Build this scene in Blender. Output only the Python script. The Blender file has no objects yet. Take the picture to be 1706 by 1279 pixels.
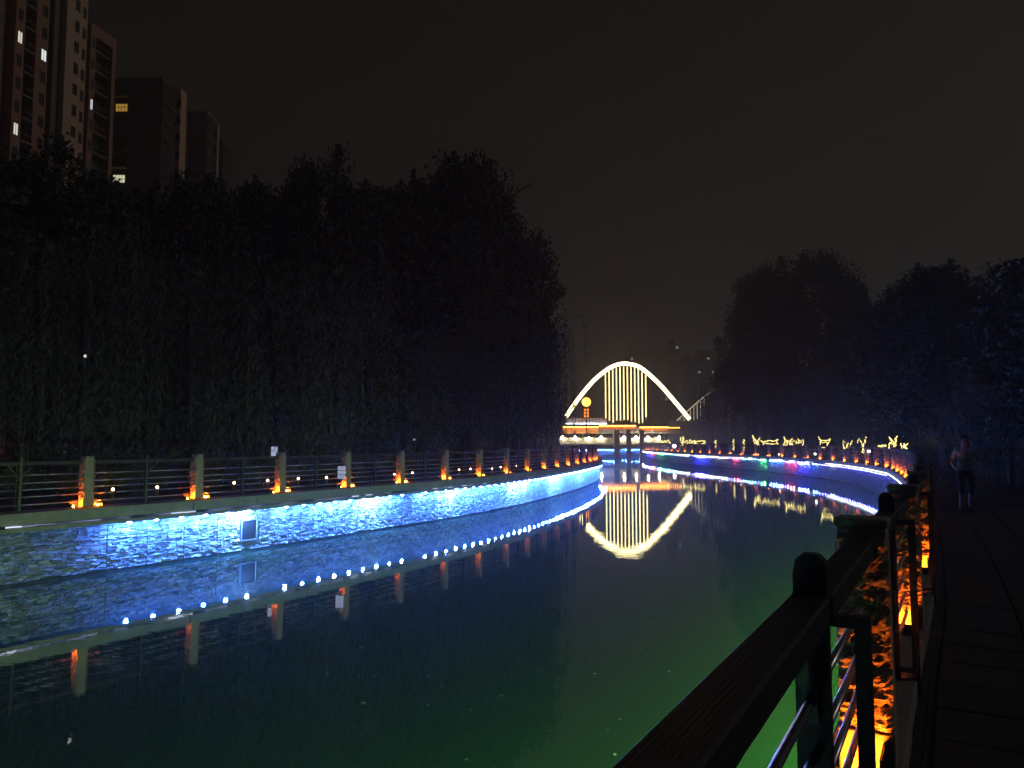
import bpy, bmesh, math, random
import numpy as np
from mathutils import Vector, Matrix
R = math.radians
random.seed(7)
rng = np.random.default_rng(7)
sc = bpy.context.scene
col = sc.collection

# ------------------------------------------------------------------ camera, sky, exposure
F, CX, CY, EYE = 1280.0, 853.0, 639.5, 3.22
PITCH = math.atan(93.5 / 1280)
cam_d = bpy.data.cameras.new('camera')
cam_d.sensor_width = 36; cam_d.lens = F / 1706 * 36
cam_d.clip_start = 0.05; cam_d.clip_end = 6000
cam = bpy.data.objects.new('camera', cam_d); col.objects.link(cam)
cam.location = (0, 0, EYE); cam.rotation_euler = (R(90) + PITCH, 0, 0)
sc.camera = cam

SUN_EL, SUN_ROT = R(26), R(86)          # faint fill added from the right, standing in for city light on the towers
world = bpy.data.worlds.new('World'); sc.world = world; world.use_nodes = True
wn = world.node_tree; wn.nodes.clear()
wo = wn.nodes.new('ShaderNodeOutputWorld')
sky = wn.nodes.new('ShaderNodeTexSky'); sky.sky_type = 'NISHITA'; sky.sun_disc = False
sky.sun_elevation = R(-4); sky.sun_rotation = SUN_ROT; sky.air_density = 2; sky.dust_density = 6
b1 = wn.nodes.new('ShaderNodeBackground'); b1.inputs[1].default_value = 0.004
wn.links.new(sky.outputs[0], b1.inputs[0])
# city glow: the whole sky is a dim warm grey, a little brighter all round the horizon
tc = wn.nodes.new('ShaderNodeTexCoord'); sx = wn.nodes.new('ShaderNodeSeparateXYZ')
wn.links.new(tc.outputs['Generated'], sx.inputs[0])
rp = wn.nodes.new('ShaderNodeValToRGB'); wn.links.new(sx.outputs[2], rp.inputs[0])
cr = rp.color_ramp
cr.elements[0].position = 0.0; cr.elements[0].color = (.0150, .0138, .0100, 1)
cr.elements[1].position = 0.5; cr.elements[1].color = (.0060, .0049, .0047, 1)
e_ = cr.elements.new(0.18); e_.color = (.0095, .0083, .0068, 1)
b2 = wn.nodes.new('ShaderNodeBackground'); b2.inputs[1].default_value = 1.0
wn.links.new(rp.outputs[0], b2.inputs[0])
ad = wn.nodes.new('ShaderNodeAddShader')
wn.links.new(b1.outputs[0], ad.inputs[0]); wn.links.new(b2.outputs[0], ad.inputs[1]); wn.links.new(ad.outputs[0], wo.inputs[0])

sun_d = bpy.data.lights.new('city_fill', 'SUN'); sun_d.energy = 0.17; sun_d.angle = R(0.5); sun_d.color = (1, .91, .82)
sun = bpy.data.objects.new('city_fill', sun_d); col.objects.link(sun)
sun_dir = Vector((math.sin(SUN_ROT) * math.cos(SUN_EL), math.cos(SUN_ROT) * math.cos(SUN_EL), math.sin(SUN_EL)))
sun.rotation_euler = sun_dir.to_track_quat('Z', 'Y').to_euler(); sun.location = (60, 0, 60)

sc.view_settings.view_transform = 'Standard'; sc.view_settings.look = 'None'
sc.view_settings.exposure = 0; sc.view_settings.gamma = 1
try: sc.view_settings.use_curve_mapping = False
except Exception: pass
cy = sc.cycles
cy.use_denoising = True
try: cy.denoiser = 'OPENIMAGEDENOISE'
except Exception: pass
cy.caustics_reflective = False; cy.caustics_refractive = False
cy.sample_clamp_indirect = 4; cy.sample_clamp_direct = 0
cy.max_bounces = 4; cy.diffuse_bounces = 1; cy.glossy_bounces = 2; cy.transmission_bounces = 3; cy.volume_bounces = 0
cy.use_light_tree = True
cy.use_adaptive_sampling = True; cy.adaptive_threshold = .03

# ------------------------------------------------------------------ helpers
def at(px, py, D):
    """point seen at photo pixel px,py at ground distance D along +Y (used to lay the place out)"""
    a = (px - CX) / F; b = (CY - py) / F
    c, s = math.cos(PITCH), math.sin(PITCH)
    v = Vector((a, c - b * s, b * c + s)); t = D / v.y
    return Vector((v.x * t, D, EYE + v.z * t))

def tag(o, label=None, cat=None, group=None, kind=None):
    if label: o['label'] = label
    if cat: o['category'] = cat
    if group: o['group'] = group
    if kind: o['kind'] = kind
    return o

def empty(name, loc=(0, 0, 0), rz=0.0):
    o = bpy.data.objects.new(name, None); col.objects.link(o)
    o.location = loc; o.rotation_euler = (0, 0, rz); o.empty_display_size = .2
    return o

def link(name, me, parent=None, mtx=None):
    o = bpy.data.objects.new(name, me); col.objects.link(o)
    if parent: o.parent = parent
    if mtx is not None: o.matrix_local = mtx
    return o

def copy_tree(o, parent=None):
    c = o.copy(); col.objects.link(c); c.parent = parent
    for ch in list(o.children): copy_tree(ch, c)
    return c

class MB:
    def __init__(s): s.v = []; s.f = []; s.mi = []; s.cur = 0
    def face(s, idx): s.f.append(tuple(idx)); s.mi.append(s.cur)
    def box(s, lo, hi, M=None):
        x0, y0, z0 = lo; x1, y1, z1 = hi; n = len(s.v)
        P = [(x0,y0,z0),(x1,y0,z0),(x1,y1,z0),(x0,y1,z0),(x0,y0,z1),(x1,y0,z1),(x1,y1,z1),(x0,y1,z1)]
        if M is not None: P = [tuple(M @ Vector(p)) for p in P]
        s.v += P
        for q in ((0,3,2,1),(4,5,6,7),(0,1,5,4),(1,2,6,5),(2,3,7,6),(3,0,4,7)): s.face([n + i for i in q])
        return s
    def hexa(s, bot, top):
        n = len(s.v); s.v += [tuple(p) for p in bot] + [tuple(p) for p in top]
        for q in ((0,3,2,1),(4,5,6,7),(0,1,5,4),(1,2,6,5),(2,3,7,6),(3,0,4,7)): s.face([n + i for i in q])
        return s
    def tube(s, pts, rad, k=6, cap=True):
        pts = [Vector(p) for p in pts]; n0 = len(s.v)
        rr = rad if hasattr(rad, '__len__') else [rad] * len(pts)
        up = Vector((0.13, 0.21, 1)).normalized()
        for i, p in enumerate(pts):
            t = (pts[min(i + 1, len(pts) - 1)] - pts[max(i - 1, 0)])
            t = t.normalized() if t.length > 1e-9 else Vector((0, 0, 1))
            a = t.cross(up)
            if a.length < .05: a = t.cross(Vector((1, 0, 0)))
            a.normalize(); b = t.cross(a)
            for j in range(k):
                th = 2 * math.pi * j / k
                s.v.append(tuple(p + (a * math.cos(th) + b * math.sin(th)) * rr[i]))
        for i in range(len(pts) - 1):
            for j in range(k):
                a0 = n0 + i * k + j; a1 = n0 + i * k + (j + 1) % k
                s.face((a0, a1, a1 + k, a0 + k))
        if cap:
            s.face([n0 + j for j in range(k)][::-1]); m = n0 + (len(pts) - 1) * k
            s.face([m + j for j in range(k)])
        return s
    def sphere(s, c, r, seg=12, rings=8, zs=1.0):
        n0 = len(s.v); c = Vector(c)
        for i in range(rings + 1):
            ph = math.pi * i / rings
            for j in range(seg):
                th = 2 * math.pi * j / seg
                s.v.append((c.x + r * math.sin(ph) * math.cos(th), c.y + r * math.sin(ph) * math.sin(th), c.z + zs * r * math.cos(ph)))
        for i in range(rings):
            for j in range(seg):
                a = n0 + i * seg + j; b = n0 + i * seg + (j + 1) % seg
                s.face((a, a + seg, b + seg, b))
        return s
    def mesh(s, name, mats, smooth=False):
        me = bpy.data.meshes.new(name); me.from_pydata(s.v, [], s.f)
        for m in (mats if isinstance(mats, (list, tuple)) else [mats]): me.materials.append(m)
        if len(me.materials) > 1: me.polygons.foreach_set('material_index', s.mi)
        if smooth: me.polygons.foreach_set('use_smooth', [True] * len(me.polygons))
        me.update(); return me
    def build(s, name, mats, parent=None, smooth=False, mtx=None):
        return link(name, s.mesh(name, mats, smooth), parent, mtx)

def bevel(me, w, seg=2):
    bm = bmesh.new(); bm.from_mesh(me)
    bmesh.ops.bevel(bm, geom=bm.edges[:], offset=w, segments=seg, affect='EDGES', profile=.5)
    bm.to_mesh(me); bm.free(); return me

# ------------------------------------------------------------------ materials
def mat(name, c0, c1=None, scale=4.0, rough=.8, metal=0.0, bump=0.0, bscale=None, spec=.4, stretch=None):
    m = bpy.data.materials.new(name); m.use_nodes = True
    nt = m.node_tree; p = nt.nodes['Principled BSDF']
    p.inputs['Roughness'].default_value = rough; p.inputs['Metallic'].default_value = metal
    p.inputs['Specular IOR Level'].default_value = spec
    p.inputs['Base Color'].default_value = (*c0, 1)
    co = nt.nodes.new('ShaderNodeTexCoord'); src = co.outputs['Object']
    if stretch:
        mp = nt.nodes.new('ShaderNodeMapping'); mp.inputs['Scale'].default_value = stretch
        nt.links.new(src, mp.inputs[0]); src = mp.outputs[0]
    if c1:
        oi = nt.nodes.new('ShaderNodeObjectInfo')
        ns = nt.nodes.new('ShaderNodeTexNoise'); ns.noise_dimensions = '4D'
        ns.inputs['Scale'].default_value = scale; ns.inputs['Detail'].default_value = 5; ns.inputs['Roughness'].default_value = .65
        mu = nt.nodes.new('ShaderNodeMath'); mu.operation = 'MULTIPLY'; mu.inputs[1].default_value = 37.0
        nt.links.new(oi.outputs['Random'], mu.inputs[0]); nt.links.new(mu.outputs[0], ns.inputs['W'])
        nt.links.new(src, ns.inputs['Vector'])
        r = nt.nodes.new('ShaderNodeValToRGB'); nt.links.new(ns.outputs[0], r.inputs[0])
        r.color_ramp.elements[0].position = .3; r.color_ramp.elements[0].color = (*c0, 1)
        r.color_ramp.elements[1].position = .72; r.color_ramp.elements[1].color = (*c1, 1)
        nt.links.new(r.outputs[0], p.inputs['Base Color'])
    if bump:
        n2 = nt.nodes.new('ShaderNodeTexNoise'); n2.inputs['Scale'].default_value = bscale or scale * 6
        n2.inputs['Detail'].default_value = 4; nt.links.new(src, n2.inputs['Vector'])
        bn = nt.nodes.new('ShaderNodeBump'); bn.inputs['Strength'].default_value = bump; bn.inputs['Distance'].default_value = .02
        nt.links.new(n2.outputs[0], bn.inputs['Height']); nt.links.new(bn.outputs[0], p.inputs['Normal'])
    return m

def glow(name, c, strength, sampled=True):
    m = bpy.data.materials.new(name)
    if not sampled: m.cycles.emission_sampling = 'NONE'
    m.use_nodes = True; nt = m.node_tree; nt.nodes.clear()
    o = nt.nodes.new('ShaderNodeOutputMaterial'); e = nt.nodes.new('ShaderNodeEmission')
    e.inputs[0].default_value = (*c, 1); e.inputs[1].default_value = strength
    nt.links.new(e.outputs[0], o.inputs[0]); return m

M = {}
M['stone'] = mat('stone', (.20, .20, .19), (.42, .42, .40), 3.5, .85, bump=.5, bscale=40)
M['panel'] = mat('panel_stone', (.20, .205, .20), (.36, .36, .345), 5, .75, bump=.6, bscale=60, stretch=(1, 1, 2.5))
M['panel_dark'] = mat('panel_stone_dark', (.11, .115, .115), (.20, .20, .195), 5, .75, bump=.6, bscale=60, stretch=(1, 1, 2.5))
M['panel_pale'] = mat('panel_stone_pale', (.38, .38, .36), (.58, .57, .55), 5, .6, bump=.6, bscale=60, stretch=(1, 1, 2.5))
M['concrete'] = mat('concrete', (.24, .24, .22), (.40, .39, .36), 2.2, .85, bump=.3, bscale=50)
M['post'] = mat('post_concrete', (.34, .30, .26), (.46, .41, .36), 3, .8, bump=.25, bscale=60)
M['rock'] = mat('post_rock', (.26, .20, .15), (.60, .48, .36), 9, .75, bump=.7, bscale=55)
M['ground'] = mat('ground', (.035, .037, .03), (.07, .07, .06), .6, .95, bump=.4, bscale=8)
M['paving'] = mat('paving', (.035, .034, .032), (.06, .058, .054), 1.5, .85, bump=.3, bscale=30)
M['rail'] = mat('rail_wood', (.026, .024, .024), (.05, .045, .044), 6, .55, bump=.2, bscale=40, stretch=(.15, 4, 4))
M['steel'] = mat('bar_steel', (.55, .55, .58), (.68, .68, .70), 12, .28, metal=.9)
M['darksteel'] = mat('dark_steel', (.020, .020, .022), (.036, .036, .040), 10, .42)
M['poststeel'] = mat('post_steel', (.024, .024, .028), (.042, .042, .048), 10, .35)
M['bark'] = mat('bark', (.05, .042, .034), (.11, .09, .07), 5, .9, bump=.8, bscale=25, stretch=(2, 2, .4))
M['leaf_a'] = mat('leaf_willow', (.045, .095, .06), (.085, .14, .09), .8, .6)
M['leaf_b'] = mat('leaf_dark', (.028, .062, .042), (.06, .10, .065), .8, .6)
M['leaf_c'] = mat('leaf_shrub', (.04, .08, .025), (.10, .14, .05), 3, .6)
M['algae'] = mat('algae', (.012, .018, .013), (.03, .038, .028), 8, .5, bump=.5, bscale=40)
M['plate'] = mat('drain_plate', (.010, .010, .011), (.018, .018, .018), 6, .95, bump=.6, spec=.05)
M['white'] = mat('sign_white', (.75, .76, .78), (.82, .82, .83), 4, .5)
M['print'] = mat('sign_print', (.18, .2, .25), None, 4, .6)
M['bridge_pier'] = mat('bridge_pier', (.26, .24, .23), (.36, .33, .31), .6, .85, bump=.3)
M['bridge_cream'] = mat('bridge_girder', (.50, .45, .36), (.60, .55, .45), .5, .7)
M['bridge_fascia'] = mat('bridge_fascia', (.55, .24, .08), (.65, .32, .12), .8, .6)
M['bridge_steel'] = mat('bridge_steel', (.62, .60, .56), (.74, .72, .68), .8, .5)
M['bridge_panel'] = mat('bridge_parapet', (.45, .50, .56), (.60, .64, .68), 2, .35)

# ------------------------------------------------------------------ bank curves
def catmull(pts, n=24):
    P = [Vector((*p, 0)) for p in pts]; P = [2 * P[0] - P[1]] + P + [2 * P[-1] - P[-2]]
    out = []
    for i in range(1, len(P) - 2):
        p0, p1, p2, p3 = P[i - 1:i + 3]
        for k in range(n):
            t = k / n
            out.append(.5 * ((2 * p1) + (p2 - p0) * t + (2 * p0 - 5 * p1 + 4 * p2 - p3) * t * t + (3 * p1 - p0 - 3 * p2 + p3) * t ** 3))
    out.append(P[-2]); return out

class Bank:
    """u runs from the railing's line towards the river, s along it"""
    def __init__(b, pts, side, shift=0.0):
        c = catmull(pts); b.side = side
        if shift:
            d = []
            for i, p in enumerate(c):
                t = (c[min(i + 1, len(c) - 1)] - c[max(i - 1, 0)]).normalized()
                d.append(p + Vector((t.y, -t.x, 0)) * side * shift)
            c = d
        b.c = c; b.L = [0.0]
        for i in range(1, len(c)): b.L.append(b.L[-1] + (c[i] - c[i - 1]).length)
        b.len = b.L[-1]
    def pt(b, s):
        s = min(max(s, 0), b.len - 1e-6); i = max(0, int(np.searchsorted(b.L, s)) - 1)
        f = (s - b.L[i]) / max(1e-9, b.L[i + 1] - b.L[i]); return b.c[i].lerp(b.c[i + 1], f)
    def frame(b, s):
        p = b.pt(s); t = (b.pt(s + .3) - b.pt(s - .3)).normalized()
        return p, t, Vector((t.y, -t.x, 0)) * b.side       # side=+1: river on the right of travel
    def P(b, s, u, z):
        p, t, n = b.frame(s); return Vector((p.x + n.x * u, p.y + n.y * u, z))
    def mtx(b, s, z=0.0, u=0.0):
        """local x along the bank, local y towards the river (right-handed whatever the side)"""
        p, t, n = b.frame(s); tx = t if b.side < 0 else -t
        tx = Vector((n.y, -n.x, 0))
        m = Matrix(((tx.x, n.x, 0, p.x + n.x * u), (tx.y, n.y, 0, p.y + n.y * u), (0, 0, 1, z), (0, 0, 0, 1)))
        return m
    def mid(b, s0, s1, z=0.0, u=0.0):
        """frame on the chord from s0 to s1, so that a straight piece spans it; returns matrix and length"""
        a = b.P(s0, u, z); c = b.P(s1, u, z); t = (c - a); L = t.length; t.normalize()
        n = Vector((t.y, -t.x, 0)) * b.side; tx = Vector((n.y, -n.x, 0)); p = (a + c) / 2
        return Matrix(((tx.x, n.x, 0, p.x), (tx.y, n.y, 0, p.y), (0, 0, 1, z), (0, 0, 0, 1))), L
    def near(b, x, y):
        q = Vector((x, y, 0)); i = min(range(len(b.c)), key=lambda k: (b.c[k] - q).length); return b.L[i]

LB_SHIFT, KERB_Z, LAND_Z = 0.40, 1.62, 1.50
LB = Bank([(-19, 3), (-16, 8), (-13.6, 12), (-11.05, 16.8), (-9.4, 19.4), (-7.8, 22), (-4.9, 27.2), (-1.9, 32.7), (0.9, 39.3), (3.6, 47.6),
           (5.6, 55), (7.1, 62), (8.0, 70), (8.6, 80), (9.0, 95), (9.4, 120), (10.5, 140), (13.5, 153), (19, 161), (28, 163.5), (60, 168), (140, 178)], +1, -LB_SHIFT)
RB = Bank([(-6.2, -9.9), (-2.75, -4), (-0.46, 0.02), (1.0, 2.57), (2.66, 5.48), (5.12, 9.75), (10.2, 19.3), (16.2, 31.5), (20.9, 42.3), (22.2, 46),
           (24.3, 54), (25.75, 63.5), (26.1, 76), (24.75, 88.4), (23.5, 102), (22.75, 117), (23.0, 134), (26, 145), (34, 151.5), (60, 156), (140, 165)], -1)

# ------------------------------------------------------------------ setting: ground, water, paving
def ground():
    v, f = [], []
    def strip(A, B):
        n = len(v); k = len(A)
        for a, b in zip(A, B): v.append(a); v.append(b)
        for i in range(k - 1): f.append((n + 2 * i, n + 2 * i + 1, n + 2 * i + 3, n + 2 * i + 2))
    FAR = 2500.0
    la = [LB.P(s, -.15, LAND_Z) for s in np.linspace(0, LB.len, 160)]
    lb = []
    for i, p in enumerate(la):
        t = i / (len(la) - 1); a = R(190) + t * (R(75) - R(190))
        lb.append((FAR * math.cos(a), FAR * math.sin(a), LAND_Z))
    strip(la, lb)
    ra = [RB.P(s, -.15, LAND_Z) for s in np.linspace(0, RB.len, 160)]
    rb = []
    for i, p in enumerate(ra):
        t = i / (len(ra) - 1); a = R(-120) + t * (R(62) - R(-120))
        rb.append((FAR * math.cos(a), FAR * math.sin(a), LAND_Z))
    strip(ra, rb)
    me = bpy.data.meshes.new('ground'); me.from_pydata([tuple(p) for p in v], [], f); me.materials.append(M['ground'])
    tag(link('ground', me), kind='structure')
ground()

def water():
    m = bpy.data.materials.new('water'); m.use_nodes = True; nt = m.node_tree; p = nt.nodes['Principled BSDF']
    p.inputs['Base Color'].default_value = (.026, .076, .050, 1); p.inputs['Roughness'].default_value = .016
    p.inputs['IOR'].default_value = 1.75; p.inputs['Coat Weight'].default_value = 1.0; p.inputs['Coat Roughness'].default_value = .016; p.inputs['Coat IOR'].default_value = 1.75
    co = nt.nodes.new('ShaderNodeTexCoord')
    mp = nt.nodes.new('ShaderNodeMapping'); mp.inputs['Rotation'].default_value = (0, 0, R(20)); mp.inputs['Scale'].default_value = (.8, 1.9, 1)
    nt.links.new(co.outputs['Object'], mp.inputs[0])
    n1 = nt.nodes.new('ShaderNodeTexNoise'); n1.inputs['Scale'].default_value = 2.2; n1.inputs['Detail'].default_value = 3
    n2 = nt.nodes.new('ShaderNodeTexNoise'); n2.inputs['Scale'].default_value = .35; n2.inputs['Detail'].default_value = 2
    nt.links.new(mp.outputs[0], n1.inputs[0]); nt.links.new(mp.outputs[0], n2.inputs[0])
    r = nt.nodes.new('ShaderNodeMath'); r.operation = 'MULTIPLY'
    nt.links.new(n1.outputs[0], r.inputs[0]); nt.links.new(n2.outputs[0], r.inputs[1])
    bn = nt.nodes.new('ShaderNodeBump'); bn.inputs['Strength'].default_value = .045; bn.inputs['Distance'].default_value = .05
    nt.links.new(r.outputs[0], bn.inputs['Height']); nt.links.new(bn.outputs[0], p.inputs['Normal']); nt.links.new(bn.outputs[0], p.inputs['Coat Normal'])
    gl = nt.nodes.new('ShaderNodeBsdfGlossy'); gl.inputs['Roughness'].default_value = .016; gl.inputs['Color'].default_value = (.9, .95, .95, 1)
    nt.links.new(bn.outputs[0], gl.inputs['Normal']); mx = nt.nodes.new('ShaderNodeMixShader'); mx.inputs[0].default_value = .25
    nt.links.new(p.outputs[0], mx.inputs[1]); nt.links.new(gl.outputs[0], mx.inputs[2]); nt.links.new(mx.outputs[0], nt.nodes['Material Output'].inputs[0])
    me = bpy.data.meshes.new('water'); me.from_pydata([(-60, -40, 0), (170, -40, 0), (170, 200, 0), (-60, 200, 0)], [], [(0, 1, 2, 3)])
    me.materials.append(m); tag(link('water', me), kind='structure')
water()

def pave(name, B, u0, u1, s0, s1):
    mb = MB(); S = np.linspace(s0, s1, int((s1 - s0) / 1.5))
    for s in S: mb.v += [tuple(B.P(s, u0, LAND_Z + .004)), tuple(B.P(s, u1, LAND_Z + .004))]
    for i in range(len(S) - 1): mb.face((2 * i, 2 * i + 1, 2 * i + 3, 2 * i + 2) if B.side < 0 else (2 * i + 1, 2 * i, 2 * i + 2, 2 * i + 3))
    o = mb.build(name, M['paving']); tag(o, kind='structure'); return o
pave('promenade', LB, -.21, -3.6, 0, 160)
pathR = pave('promenade', RB, -.21, -3.4, 0, 165)

def slabs(parent, B, s0, s1, u0, u1):
    """paving slabs near the camera, each its own piece"""
    me = bevel(MB().box((-.29, -.29, 0), (.29, .29, .014)).mesh('paving_slab', M['paving']), .006, 1)
    n = 0; s = s0
    while s < s1:
        u = u0
        while u > u1:
            m = B.mtx(s, LAND_Z + .006 + random.uniform(0, .004), u)
            o = link('paving_slab', me, parent, m); n += 1; u -= .6
        s += .6
slabs(pathR, RB, RB.near(1.0, 2.57) - .3, RB.near(10.2, 19.3), -.55, -3.1)

# ------------------------------------------------------------------ quay walls
def stone_panel(w, z0, z1, seed):
    """a panel of split ledge stones, front towards +y (river)"""
    r = random.Random(seed); mb = MB(); z = z0
    mb.box((-w / 2, -.25, z0), (w / 2, -.02, z1))
    while z < z1 - .012:
        h = min(r.choice((.026, .034, .042, .052)), z1 - z); x = -w / 2 + .001
        while x < w / 2 - .002:
            l = min(r.uniform(.06, .24), w / 2 - .001 - x)
            if w / 2 - .001 - x - l < .06: l = w / 2 - .001 - x
            q0 = r.uniform(0, .03); q1, q2 = r.uniform(-.014, .02), r.uniform(-.014, .014); d = [max(0, q0 + q1 + q2), max(0, q0 + q1 - q2), max(0, q0 - q1 - q2), max(0, q0 - q1 + q2)]; mb.cur = r.choice((0, 0, 0, 1, 2))
            g = .004
            xa, xb, za, zb = x + g, x + l - g, z + g, z + h - g
            n = len(mb.v)
            mb.v += [(xa, -.02, za), (xb, -.02, za), (xb, -.02, zb), (xa, -.02, zb),
                     (xa, d[0], za), (xb, d[1], za), (xb, d[2], zb), (xa, d[3], zb)]
            for q in ((4,7,6,5),(0,4,5,1),(1,5,6,2),(2,6,7,3),(3,7,4,0)): mb.face([n + i for i in q])
            x += l
        z += h
    return mb.mesh('panel', [M['panel'], M['panel_dark'], M['panel_pale']])
PW = 1.05
PANELS = [stone_panel(PW - .004, .06, 1.215, k) for k in range(5)]
FOOT = bevel(MB().box((-PW / 2 + .004, -.25, -.5), (PW / 2 - .004, .004, .055)).mesh('wall_foot', M['algae']), .01, 1)
CL = 2.1
def profile(face, inner, front):
    # kerb and the lip under it; local y=0 is the wall face
    c = MB().box((-CL / 2 + .004, inner - face, 1.36), (CL / 2 - .004, front - face, KERB_Z)).mesh('coping_stone', M['concrete'])
    l = MB().box((-CL / 2 + .004, -.20, 1.22), (CL / 2 - .004, front - face + .03, 1.305))
    l.box((-CL / 2 + .004, front - face + .012, 1.212), (CL / 2 - .004, front - face + .03, 1.2195)); l = l.mesh('lip_stone', M['concrete'])  # skirt under the front edge added to screen the lamps' level light
    return face, front - face, bevel(c, .012, 2), bevel(l, .003, 1)
PROF_L = profile(.17, -.19, .55); PROF_R = profile(.04, -.145, .22)
def dome(m, r=.05, h=.03):
    mb = MB(); k = 8; n = 0
    for j in range(k): mb.v.append((r * math.cos(j * math.pi / 4), r * math.sin(j * math.pi / 4), 0))
    for j in range(k): mb.v.append((r * .6 * math.cos(j * math.pi / 4), r * .6 * math.sin(j * math.pi / 4), -h))
    for j in range(k): mb.face((j, j + k, (j + 1) % k + k, (j + 1) % k)[::-1])
    mb.face([k + j for j in range(k)][::-1])
    return mb.mesh('lamp_lens', m)
def flat_lens(m, r=.055):
    mb = MB(); mb.v += [(r * math.cos(j * math.pi / 4), r * math.sin(j * math.pi / 4), 0) for j in range(8)]; mb.face(range(7, -1, -1)); return mb.mesh('lamp_lens', m)
LENS = {k: dome(glow('lens_' + k, c, s)) for k, (c, s) in {
    'blue': ((.05, .175, 1.0), 5600), 'blue_low': ((.04, .15, 1.0), 3500), 'blue_high': ((.13, .34, 1.0), 12000),
    'white': ((.75, .85, 1.0), 120), 'deepblue': ((.03, .04, 1.0), 8000), 'red': ((1.0, .04, .10), 2600), 'green': ((.06, 1.0, .20), 1800),
    'teal': ((.15, .5, .85), 220), 'violet': ((.12, .12, 1.0), 140), 'farblue': ((.06, .24, 1.0), 1300), 'nearfill': ((.72, .80, 1.0), 3200)}.items()}
LENS['neargreen'] = flat_lens(glow('lens_neargreen', (.36, 1.0, .12), 2300)); LENS['nearteal'] = flat_lens(glow('lens_nearteal', (.20, .70, .30), 2400))
RING = MB().tube([(0, 0, .03), (0, 0, -.004)], .062, 8).mesh('lamp_housing', M['darksteel'])
STRIP_L = glow('strip_left', (.55, .60, 1.0), .40, False)
STRIP_LD = glow('strip_left_dim', (.5, .55, 1.0), .14, False)
STRIP_LB = glow('strip_left_bright', (.72, .80, 1.0), 1.3, False)
STRIP_R = glow('strip_right', (.86, .92, 1.0), 5.0)
STRIP_RD = glow('strip_right_dim', (.70, .75, 1.0), 1.6)

def quay(name, B, s0, s1, label, lampf, stripf, prof, lamp_step=.72, step=1.05):
    FACE_U, FR, COPING, LIP = prof; LO = FR - .055
    w = empty(name, B.P(s0, 0, 0)); tag(w, label, 'quay wall')
    inv = Matrix.Translation(w.location).inverted()
    n = int((s1 - s0) / PW)
    for i in range(n):
        a = s0 + i * PW; m, L = B.mid(a, a + PW, 0, FACE_U)
        o = link('panel', random.choice(PANELS), w, inv @ m @ Matrix.Rotation(0, 4, 'Z'))
        link('wall_foot', FOOT, w, inv @ m)
    nc = int((s1 - s0) / CL); su = FACE_U
    for i in range(nc):
        a = s0 + i * CL; m, L = B.mid(a, a + CL, 0, FACE_U)
        j = Matrix.Translation((0, random.uniform(-.004, .004), random.uniform(-.003, .003)))
        link('coping_stone', COPING, w, inv @ m @ j); link('lip_stone', LIP, w, inv @ m @ j)
    s = s0
    while s < s1 - 1.1:                                   # light tubes clipped along the kerb's foot
        k = stripf(B.pt(s + .5), s)
        if k is not None:
            p = [B.P(s + .01 + i * (step - .02) / 2, FACE_U + FR + .025, 1.333 + random.uniform(-.005, .005)) - w.location for i in range(3)]
            MB().tube(p, k[1], 6).build('light_tube', k[0], w)
        s += step
    s = s0
    while s < s1:
        kind = lampf(B.pt(s), s)
        if kind:
            m = inv @ B.mtx(s, 1.219, FACE_U + LO)
            h = link('lamp_housing', RING, w, m); link('lamp_lens', LENS[kind], h, Matrix.Translation((0, 0, -.008)) @ Matrix.Rotation((0 if kind == 'nearfill' else R(40)) if kind.startswith('near') else R(-24), 4, 'X'))
        s += lamp_step
    return w

rl = random.Random(11)
s_on = LB.near(-9.8, 18.7)
def lampL(p, s):
    if s < s_on: return None
    if p.y > 78 and p.y < 150: return None
    if p.y >= 150: return 'farblue'
    x = rl.random()
    return 'blue_high' if x < .17 else ('blue_low' if x < .42 else ('blue' if x < .95 else None))
def stripL(p, s):
    if p.y > 70: return None
    x = rl.random()
    return None if x < .12 else (STRIP_LB if x < .24 else (STRIP_L if x < .62 else STRIP_LD), .009 + .007 * rl.random())
s0L = LB.near(-16, 8)
wallL = quay('quay_wall', LB, s0L, LB.near(42, 165.5), 'stone quay wall washed in bright blue light on the far bank', lampL, stripL, PROF_L, .72, .36)

def lampR(p, s):
    """colours change along the right bank as the controller leaves them"""
    px = CX + F * p.x / max(p.y, .5)
    if p.y < 1.0: return 'nearfill'  # lamps out of view, added to brighten the left wall's lampless end
    if p.y < 21: return 'neargreen'
    if p.y < 31: return 'nearteal' if rl.random() < .7 else None
    if p.y < 33.5: return 'deepblue' if rl.random() < .4 else None
    if p.y > 138: return None
    if px > 1392 and p.y < 70: return 'violet'
    for a, b, k in ((1384, 1392, 'white'), (1362, 1384, 'violet'), (1354, 1362, 'teal'), (1330, 1350, 'deepblue'), (1311, 1323, 'red'), (1280, 1308, 'farblue'),
                    (1265, 1276, 'green'), (1238, 1262, 'teal'), (1222, 1232, 'red'), (1180, 1214, 'white'), (1160, 1180, 'deepblue'), (1130, 1150, 'white'),
                    (1104, 1130, 'teal'), (1096, 1104, 'green'), (1086, 1092, 'red'), (1078, 1086, 'deepblue'), (1060, 1076, 'white')):
        if a <= px <= b: return k
    return 'violet' if rl.random() < .6 else None
def stripR(p, s):
    if p.y < 27 or p.y > 138: return None
    if p.y < 62: return (STRIP_R, .021)
    if rl.random() < .3: return None
    return (STRIP_R if rl.random() < .35 else STRIP_RD, .018)
wallR = quay('quay_wall', RB, RB.near(-6.2, -9.9), RB.near(50, 154.5), 'stone quay wall with a white light line curving along the right bank', lampR, stripR, PROF_R, .75)

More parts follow.
